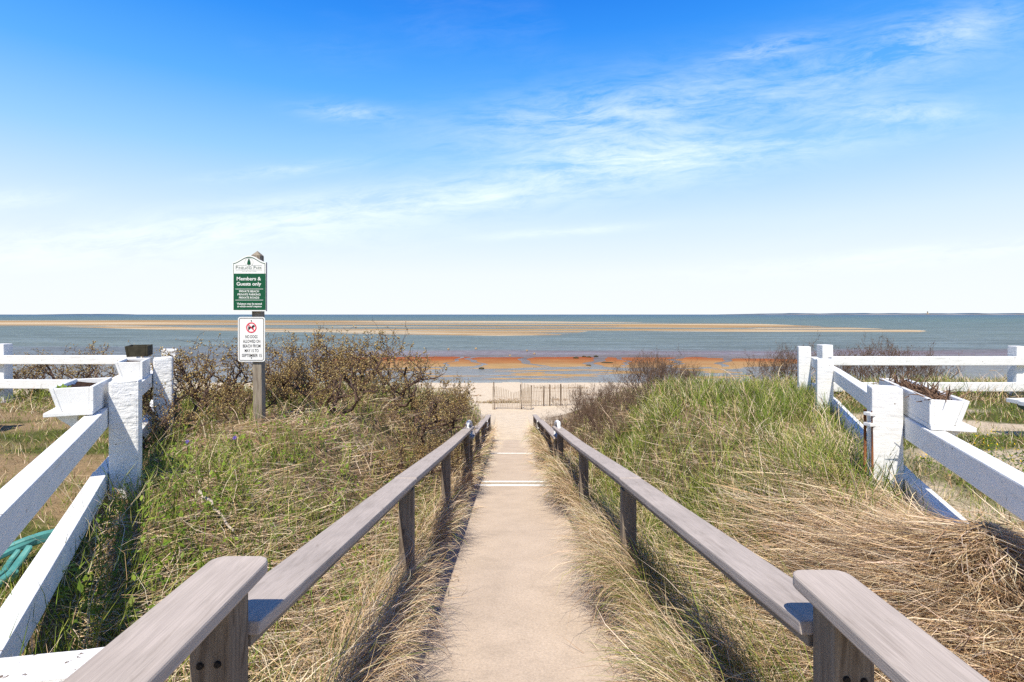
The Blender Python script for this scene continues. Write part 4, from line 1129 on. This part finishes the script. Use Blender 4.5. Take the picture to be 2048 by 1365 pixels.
greens = [(0.15, 0.215, 0.03), (0.195, 0.26, 0.035), (0.105, 0.165, 0.025), (0.25, 0.30, 0.05), (0.34, 0.345, 0.08)]
def bank_dir(x):  # downhill, towards the path
    return np.where(x > XC, math.pi, 0.0)
def flow(x, y, seed, amt):
    return (fbm(x*0.9, y*0.9, seed, 2)-0.5)*2*amt
def wscale(W, d): return np.maximum(W, 0.00085*d)

# --- dead thatch
dry = Acc()
def thatch(n, d0, d1, dens, Lr, lift, cols, seed, az_amt=3.2, side=None, fs=1.3, lean_r=(1.28, 1.62), curve_r=(-.1, .3)):
    x, y = sample(n, d0, d1)
    s = np.abs(x-XC)
    keep = (s > 0.74) & (~in_yard(x, y)) & (rng.random(n) < dens(x, y)) & (y < 23)
    if side is not None: keep &= (np.sign(x-XC) == side)
    x, y = x[keep], y[keep]; m = len(x)
    hump = fbm(x*2.2, y*2.2, seed+7, 2)
    z = ground_z(x, y)+rng.random(m)*lift*(0.3+1.4*hump)
    az = bank_dir(x)+(fbm(x*fs, y*fs, seed, 3)-.5)*2*az_amt+rng.normal(0, .55, m)+np.where(rng.random(m) < .38, rng.uniform(-2.6, 2.6, m), 0)
    L = rng.uniform(*Lr, m); W = wscale(rng.uniform(0.0024, 0.0048, m), y)
    c = pick(cols, m, .28); cb = c*0.85
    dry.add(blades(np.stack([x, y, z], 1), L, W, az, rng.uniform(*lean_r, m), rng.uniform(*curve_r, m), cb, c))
pl_ = lambda x, y: (0.35+0.65*sstep(.36, .56, fbm(x*1.1, y*1.1, 61)))
dens_l = lambda x, y: np.where(x < XC, pl_(x, y), 0.30+0.70*sstep(6.0, 2.6, y-0.6*(x-1)))*sstep(22, 15, y)
thatch(170000, 0.75, 22, dens_l, (.12, .42), .06, straw*4+brown, 71)
thatch(130000, 1.1, 4.4, lambda x, y: sstep(.75, 1.3, x)*sstep(3.9, 2.7, y-.25*(x-1)), (.15, .55), .10, straw*5+brown, 77, 2.6, 1, 1.1)
m = 26000
y = rng.uniform(0.9, 2.65, m); x = onr(y)+0.05+rng.normal(0, .26, m); hgt = 0.15*np.exp(-((x-onr(y)-.02)/.33)**2)*sstep(2.75, 2.2, y)
c = pick(straw*3+brown, m, .28)
dry.add(blades(np.stack([x, y, ground_z(x, y)+rng.random(m)**.6*hgt], 1), rng.uniform(.2, .55, m), rng.uniform(.0024, .0045, m), 3.6+(fbm(x*1.5, y*1.5, 77, 3)-.5)*4+rng.normal(0, .6, m), rng.uniform(1.15, 1.62, m), rng.uniform(-.1, .4, m), c*.85, c))
m = 24000
y = 2.12+rng.normal(0, .24, m); x = onr(y)+0.10+rng.normal(0, .2, m); hgt = 0.27*np.exp(-((x-onr(y)-.12)/.26)**2-((y-2.12)/.30)**2)
c = pick(straw*3+brown, m, .28)
dry.add(blades(np.stack([x, y, ground_z(x, y)+rng.random(m)**.5*hgt], 1), rng.uniform(.15, .5, m), rng.uniform(.0024, .0045, m), 3.6+(fbm(x*2, y*2, 79, 3)-.5)*5+rng.normal(0, .6, m), rng.uniform(1.3, 1.64, m), rng.uniform(-.1, .3, m), c*.85, c))
# tufts spilling over the kerb on both sides, clump by clump
def spill(nc, sgn, y0, y1, green_p, per, smax, hmul=1.0):
    cy = np.exp(rng.uniform(math.log(y0), math.log(y1), nc)); cs = 0.715+np.abs(rng.normal(0, smax, nc))
    dn = fbm(cy*1.9, cy*0+sgn*5, 81, 2); keep = rng.random(nc) < 0.15+.85*sstep(.35, .6, dn); cy, cs, dn = cy[keep], cs[keep], dn[keep]; k = len(cy)
    caz = (math.pi if sgn > 0 else 0)+rng.normal(0, .55, k); cl = rng.uniform(.55, 1.15, k)*(.6+.8*dn)*hmul; gp = rng.random(k) < green_p; tone = rng.uniform(.8, 1.15, k)
    y = np.repeat(cy, per)+rng.normal(0, .022, k*per); x = XC+sgn*np.maximum(np.repeat(cs, per)+rng.normal(0, .022, k*per), .69)
    m = k*per; az = np.repeat(caz, per)+rng.normal(0, .55, m)
    g_ = np.repeat(gp, per) & (rng.random(m) < .8)
    c = np.where(g_[:, None], pick(greens, m), pick(straw*2+brown[:1], m))*np.repeat(tone, per)[:, None]
    L = rng.uniform(.22, .5, m)*np.repeat(cl, per)
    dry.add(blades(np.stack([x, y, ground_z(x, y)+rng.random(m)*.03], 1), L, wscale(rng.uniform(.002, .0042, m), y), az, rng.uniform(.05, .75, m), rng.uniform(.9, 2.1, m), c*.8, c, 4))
spill(1000, -1, 1.7, 17.5, .12, 13, .10, 1.05); spill(1350, 1, 1.7, 17.5, .22, 14, .15, 1.3); spill(420, 1, 1.6, 4.5, .3, 14, .12, 1.3)
# bits of dead stalk lying on the edges of the walkway
m = 2600
y = np.exp(rng.uniform(math.log(2.0), math.log(18), m)); sg = np.where(rng.random(m) < .5, -1, 1); x = XC+sg*(.66-np.abs(rng.normal(0, .09, m)))
k_ = fbm(y*1.6, sg*3.0, 83, 2) > .44; x, y = x[k_], y[k_]; m = len(x); c = pick(straw+brown*2, m)
dry.add(blades(np.stack([x, y, ramp_z(y)+.006], 1), rng.uniform(.04, .22, m), wscale(rng.uniform(.0015, .003, m), y), rng.uniform(0, 6.28, m), rng.uniform(1.3, 1.57, m), rng.uniform(-.05, .2, m), c, c, 2, False))
def stalks(n, d0, d1):
    x, y = sample(n, d0, d1); keep = (np.abs(x-XC) > .85) & ~in_yard(x, y) & (y < 20); x, y = x[keep], y[keep]; m = len(x)
    c = pick(straw, m)
    dry.add(blades(np.stack([x, y, ground_z(x, y)+.03], 1), rng.uniform(.25, .55, m), wscale(rng.uniform(.0015, .003, m), y), rng.uniform(0, 6.28, m), rng.uniform(.2, 1.1, m), rng.uniform(.3, 1.2, m), c, c, 4))
stalks(4500, 1.2, 18)
dry.build('dry_grass', M_blade, 'matted straw coloured dead beach grass covering both dune banks')

# --- green blades in clumps
grn = Acc()
def green(nc, per, d0, d1, dens, Lr, lean_r, curve_r, cols, spread=.035, spr=1.12, Wr=(.003, .006), side=0):
    cx, cy = sample(nc, d0, d1, spr)
    if side: cx = side*np.abs(cx)
    keep = rng.random(nc) < dens(cx, cy); cx, cy = cx[keep], cy[keep]; m = len(cx)
    caz = rng.uniform(0, 6.28, m); cl = rng.uniform(.7, 1.25, m)
    tone = rng.uniform(.75, 1.2, m)
    x = np.repeat(cx, per)+rng.normal(0, spread, m*per)*(1+np.repeat(cy, per)*.06); y = np.repeat(cy, per)+rng.normal(0, spread, m*per)*(1+np.repeat(cy, per)*.06)
    az = np.repeat(caz, per)+rng.normal(0, .9, m*per); k_ = np.abs(x-XC) > .72
    x, y, az = x[k_], y[k_], az[k_]; tn = np.repeat(tone, per)[k_][:, None]; q = len(x); ll = np.repeat(cl, per)[k_]
    c = pick(cols, q)*tn
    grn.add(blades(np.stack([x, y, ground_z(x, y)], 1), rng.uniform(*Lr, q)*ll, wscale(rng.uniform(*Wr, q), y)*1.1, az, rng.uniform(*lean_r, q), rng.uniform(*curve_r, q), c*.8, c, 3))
wildm = lambda x, y: (np.abs(x-XC) > .78) & ~in_yard(x, y) & (y < 22.5)
hill = lambda x, y: wildm(x, y)*(x > XC)*(0.22+0.78*sstep(.36, .54, fbm(x*1.0, y*.8, 91)))*sstep(1.9, 3.9, y-0.45*(x-1))
green(11500, 8, 2.2, 9, hill, (.16, .38), (.05, .7), (.2, 1.0), greens*3+straw[:3], side=1)
green(900, 7, 1.8, 4, lambda x, y: wildm(x, y)*(x < 1.4), (.2, .42), (.05, .6), (.2, .9), greens, side=1)
green(3800, 8, 7, 18, hill, (.14, .28), (.05, .7), (.2, 1.0), greens+straw[:4], side=1)
green(260, 14, 2.9, 7, lambda x, y: wildm(x, y)*(x > XC+.8)*(fbm(x*1.2, y*1.2, 95) > .55)*.8, (.25, .5), (.05, .4), (.2, .8), greens[:3], .04)
# left bank
green(13500, 6, 1.3, 10, lambda x, y: wildm(x, y)*(x < XC)*(0.22+0.78*sstep(.40, .57, fbm(x*1.3, y*1.1, 93))), (.10, .30), (.05, .7), (.2, .9), greens+greens[3:])
green(1100, 5, 1.4, 6, lambda x, y: wildm(x, y)*(x < XC), (.22, .40), (.02, .5), (.1, .7), greens)
green(5200, 7, 8, 21, lambda x, y: wildm(x, y)*(x < XC)*(x > -5)*.9, (.18, .42), (.05, .5), (.2, .9), greens+[(0.4, 0.31, 0.16), (0.32, 0.26, 0.11)])
# tall tufts along the right rail
for cx, cy, n_ in [(0.98, 2.25, 130), (0.9, 2.7, 90), (1.0, 1.9, 100), (0.95, 3.3, 90), (0.92, 4.3, 90), (0.9, 5.3, 70), (1.05, 2.05, 60)]:
    x = cx+rng.normal(0, .08, n_); y = cy+rng.normal(0, .2, n_); c = pick(greens+[(0.26, 0.30, .08)], n_)
    grn.add(blades(np.stack([x, y, ground_z(x, y)], 1), rng.uniform(.25, .55, n_), rng.uniform(.003, .0055, n_), rng.normal(math.pi, 1.0, n_), rng.uniform(.05, .5, n_), rng.uniform(.2, 1.0, n_), c*.8, c, 4))
# tufts at fence posts
for (cx, cy, _z) in PL[1:]+PR[1:]:
    n_ = 70; x = cx+rng.normal(0, .16, n_); y = cy-.12+rng.normal(0, .12, n_); c = pick(greens+straw[:2], n_)
    grn.add(blades(np.stack([x, y, ground_z(x, y)], 1), rng.uniform(.12, .36, n_), wscale(rng.uniform(.003, .005, n_), y), rng.uniform(0, 6.28, n_), rng.uniform(.05, .5, n_), rng.uniform(.2, .8, n_), c*.8, c, 3))
grn.build('green_grass', M_blade, 'fresh green beach grass growing through the dead grass on both banks')

# --- yard turf behind the fences, with bare patches
yrd = Acc()
def yard(n, Lr, seed):
    x, y = sample(n, 0.9, 7.6, 1.35)
    nb_ = fbm(x*0.8, y*1.6, 15)
    keep = in_yard(x, y) & (rng.random(n) < 0.3+0.7*sstep(.40, .56, nb_)); x, y, nb_ = x[keep], y[keep], nb_[keep]; m = len(x)
    k_ = ((x+2.55)/.42)**2+((y-2.75)/.34)**2 > rng.random(m)*1.6-.3; x, y, nb_ = x[k_], y[k_], nb_[k_]; m = len(x)
    dryf = rng.random(m) < np.where(x > 0, .42, .36)
    c = np.where(dryf[:, None], pick(straw+brown, m), pick([(0.17, 0.235, 0.03), (0.22, 0.25, 0.035), (0.12, .185, .025)], m))
    yrd.add(blades(np.stack([x, y, ground_z(x, y)], 1), rng.uniform(*Lr, m)*(0.6+nb_), wscale(rng.uniform(.002, .004, m), y), rng.uniform(0, 6.28, m), rng.uniform(.1, 1.1, m), rng.uniform(.1, .8, m), c*.85, c, 2))
yard(125000, (.03, .11), 1)
# long grass under the far fences
def hedge(n, x0, x1, y0, y1, Lr, cols):
    x = rng.uniform(x0, x1, n); y = rng.uniform(y0, y1, n); k_ = rng.random(n) < .25+.75*sstep(.4, .6, fbm(x*1.4, y*1.4, 99)); x, y = x[k_], y[k_]; m = len(x); c = pick(cols, m)
    yrd.add(blades(np.stack([x, y, ground_z(x, y)], 1), rng.uniform(*Lr, m), wscale(rng.uniform(.003, .005, m), y), rng.uniform(0, 6.28, m), rng.uniform(.2, 1.2, m), rng.uniform(.2, 1.1, m), c*.8, c, 3))
hedge(16000, 4.3, 11.5, 7.0, 10.8, (.12, .34), straw*2+greens)
hedge(7000, -10.5, -4.6, 6.6, 8.6, (.08, .2), greens+straw[:3])
yrd.build('turf', M_blade, 'short patchy green and brown turf behind the white fences')

# --- broad leaved weeds and yellow flowers (uncountable ground cover)
def leaves(name, label, cx, cy, per, size, cols, hr, cat='weeds'):
    n = len(cx)*per
    x = np.repeat(cx, per)+rng.normal(0, .04, n); y = np.repeat(cy, per)+rng.normal(0, .04, n)
    z = ground_z(x, y)+rng.uniform(*hr, n)
    az = rng.uniform(0, 6.28, n); up = rng.uniform(-.1, .9, n)
    d = np.stack([np.cos(az)*np.cos(up), np.sin(az)*np.cos(up), np.sin(up)], 1); s3 = np.stack([-np.sin(az), np.cos(az), rng.normal(0, .2, n)], 1)
    l = (rng.uniform(.6, 1.3, n)*size)[:, None]; p = np.stack([x, y, z], 1)
    V = np.stack([p, p+d*l*.45+s3*l*.22, p+d*l, p+d*l*.45-s3*l*.22], 1)
    c = pick(cols, n)
    me = np_mesh(name, V.reshape(-1, 3), [np.arange(n*4).reshape(-1, 4)], np.repeat(c, 4, 0))
    tag(link(name, me, M_leafm), label, cat, kind='stuff')
cx, cy = sample(5200, 1.3, 9, 1.0)
k_ = wildm(cx, cy) & (cx < -.8) & (fbm(cx*1.6, cy*1.6, 101) > .44) & (rng.random(len(cx)) < .8); cx, cy = cx[k_], cy[k_]
cx2, cy2 = sample(700, 2.6, 9, 1.0); k_ = wildm(cx2, cy2) & (cx2 > 1.2) & (fbm(cx2*1.6, cy2*1.6, 103) > .6); 
leaves('leafy_weeds', 'small yellow green leafy weeds growing among the dead grass', np.concatenate([cx, cx2[k_]]), np.concatenate([cy, cy2[k_]]), 8, .042, [(0.20, 0.29, 0.03), (0.27, 0.36, 0.05), (0.13, 0.22, 0.025)], (.02, .14))
fx = rng.uniform(2.75, 5.2, 420); fy = rng.uniform(2.9, 4.7, 420); k_ = (fx > fence_right(fy)+.25) & (fbm(fx*2.0, fy*2.6, 107) > .47); fx, fy = fx[k_], fy[k_]
leaves('flower_foliage', 'low green foliage of the yellow flower patch behind the right fence', fx, fy, 10, .03, [(0.10, 0.16, 0.02), (0.14, 0.2, 0.03)], (.0, .06))
leaves('yellow_flowers', 'patch of small yellow flowers behind the right fence', fx, fy, 5, .016, [(0.75, 0.50, 0.01), (0.65, 0.45, 0.02)], (.055, .10), 'flowers')
# two purple flowers
M_purple = mat_plain('purple_petal', (0.15, 0.10, 0.38), 0.6, 0.2)
M_stem = mat_plain('green_stem', (0.09, 0.15, 0.03), 0.7, 0.2)
for (px, py, lb) in ((375, 884, 'purple wildflower in the grass left of the sign post, the paler one'), (470, 876, 'purple wildflower in the grass just left of the sign post foot')):
    p = ground_pt(px, py, 0.14); gz = float(ground_z(p.x, p.y)); 
    root = empty('purple_flower', (p.x, p.y, gz), lb, 'flower')
    link('stem', tube_mesh('stem', [([(p.x, p.y, gz), (p.x+.01, p.y, gz+.07), (p.x, p.y, p.z)], .003)], 5), M_stem, root)
    for k_ in range(6):
        a = k_*1.047; d = Vector((math.cos(a), math.sin(a)*.6-.3, math.sin(a)*.8+.3)).normalized(); s3 = d.cross(Vector((0, -1, .3))).normalized()
        c0 = Vector((p.x, p.y, p.z)); l = .02
        V = [c0, c0+d*l*.6+s3*l*.4, c0+d*l+Vector((0, 0, -.004)), c0+d*l*.6-s3*l*.4, c0+d*l*.5+Vector((0, -.004, .004))]
        me = bpy.data.meshes.new('petal'); me.from_pydata([tuple(v_) for v_ in V], [], [(0, 1, 4), (1, 2, 4), (2, 3, 4), (3, 0, 4)]); me.update(); link('petal', me, M_purple, root)

# ------------------------------------------------------------------ rocks and weed on the flats
rock_b = bmesh.new(); bmesh.ops.create_icosphere(rock_b, subdivisions=3, radius=1)
for v_ in rock_b.verts:
    q = v_.co*1.7; v_.co *= 0.75+0.5*float(fbm(q.x+3, q.y+q.z*1.3, 5, 3)); v_.co.z *= 0.8
rock_me = bm_mesh('rock', rock_b); rock_me.materials.append(M_rock)
rock_pale = rock_me.copy(); rock_pale.materials.clear(); rock_pale.materials.append(M_palerock)
def rock(px, py, wpx, hpx, label, pale=False):
    d = (CAMZ-WATER)*1100/(py-629); x = (px-1021)/1100*d
    o_ = bpy.data.objects.new('rock', rock_pale if pale else rock_me); COL.objects.link(o_)
    wd = wpx/1100*d/2; hd_ = hpx/1100*d
    o_.location = (x, d, WATER+hd_*0.25); o_.scale = (wd, wd*0.9, hd_*0.95); o_.rotation_euler = (0, 0, px)
    tag(o_, label, 'rock', 'rocks on the tidal flat')
rock(757, 699, 12, 5, 'largest dark rock standing in the shallow water left of the orange flat')
rock(1152, 718, 12, 4, 'dark weedy rock on the orange flat, leftmost of the cluster right of the path')
rock(1168, 715, 9, 3, 'dark weedy rock at the water edge, second of the cluster right of the path')
rock(1178, 716, 9, 3, 'dark weedy rock at the water edge, third of the cluster right of the path')
rock(1192, 714, 11, 3, 'dark weedy rock at the water edge, rightmost of the cluster right of the path')
rock(963, 738, 13, 3, 'flat dark weedy rock lying alone on the wet sand near the beach')
rock(1177, 732, 12, 2.4, 'thin dark weedy rock on the near edge of the orange flat')
rock(1215, 727, 26, 2.6, 'long low weedy rock on the orange flat behind the right thicket')
for px, py, lb in ((897, 700, 'leftmost small tan rock poking out of the shallow water'), (952, 699, 'small tan rock in shallow water, second from the left'),
                   (1054, 703, 'small tan rock in shallow water, above the right end of the near sand fence'), (1069, 709, 'rightmost small tan rock in the shallow water'), (1020, 713, 'small tan rock in shallow water straight above the walkway')):
    rock(px, py, 5, 3.4, lb, True)
# dry seaweed line on the beach
wr = Acc()
x = rng.uniform(-14, 16, 4200); yb_ = rng.choice([30.5, 33.5, 38.0], 4200); y = yb_+rng.normal(0, .3, 4200)+np.sin(x*.5)*.35
k_ = fbm(x*.55, y*.4, 111) > .5; x, y = x[k_], y[k_]; m = len(x); c = pick([(0.22, 0.13, 0.06), (0.33, 0.21, 0.1)], m)
wr.add(blades(np.stack([x, y, ground_z(x, y)+.01], 1), rng.uniform(.1, .3, m), np.full(m, .045), rng.uniform(0, 6.28, m), rng.uniform(1.2, 1.5, m), rng.uniform(0, .3, m), c, c, 2))
x = rng.normal(0, .75, 500)-.2; y = 29.3+rng.normal(0, .15, 500); c = pick([(0.33, 0.2, 0.08), (0.25, 0.2, 0.07)], 500)
wr.add(blades(np.stack([x, y, ground_z(x, y)+.01], 1), rng.uniform(.1, .3, 500), np.full(500, .03), rng.uniform(0, 6.28, 500), rng.uniform(.9, 1.4, 500), rng.uniform(0, .3, 500), c, c, 2))
wr.build('seaweed_wrack', M_blade, 'thin line of dry brown seaweed along the beach')['category'] = 'seaweed'
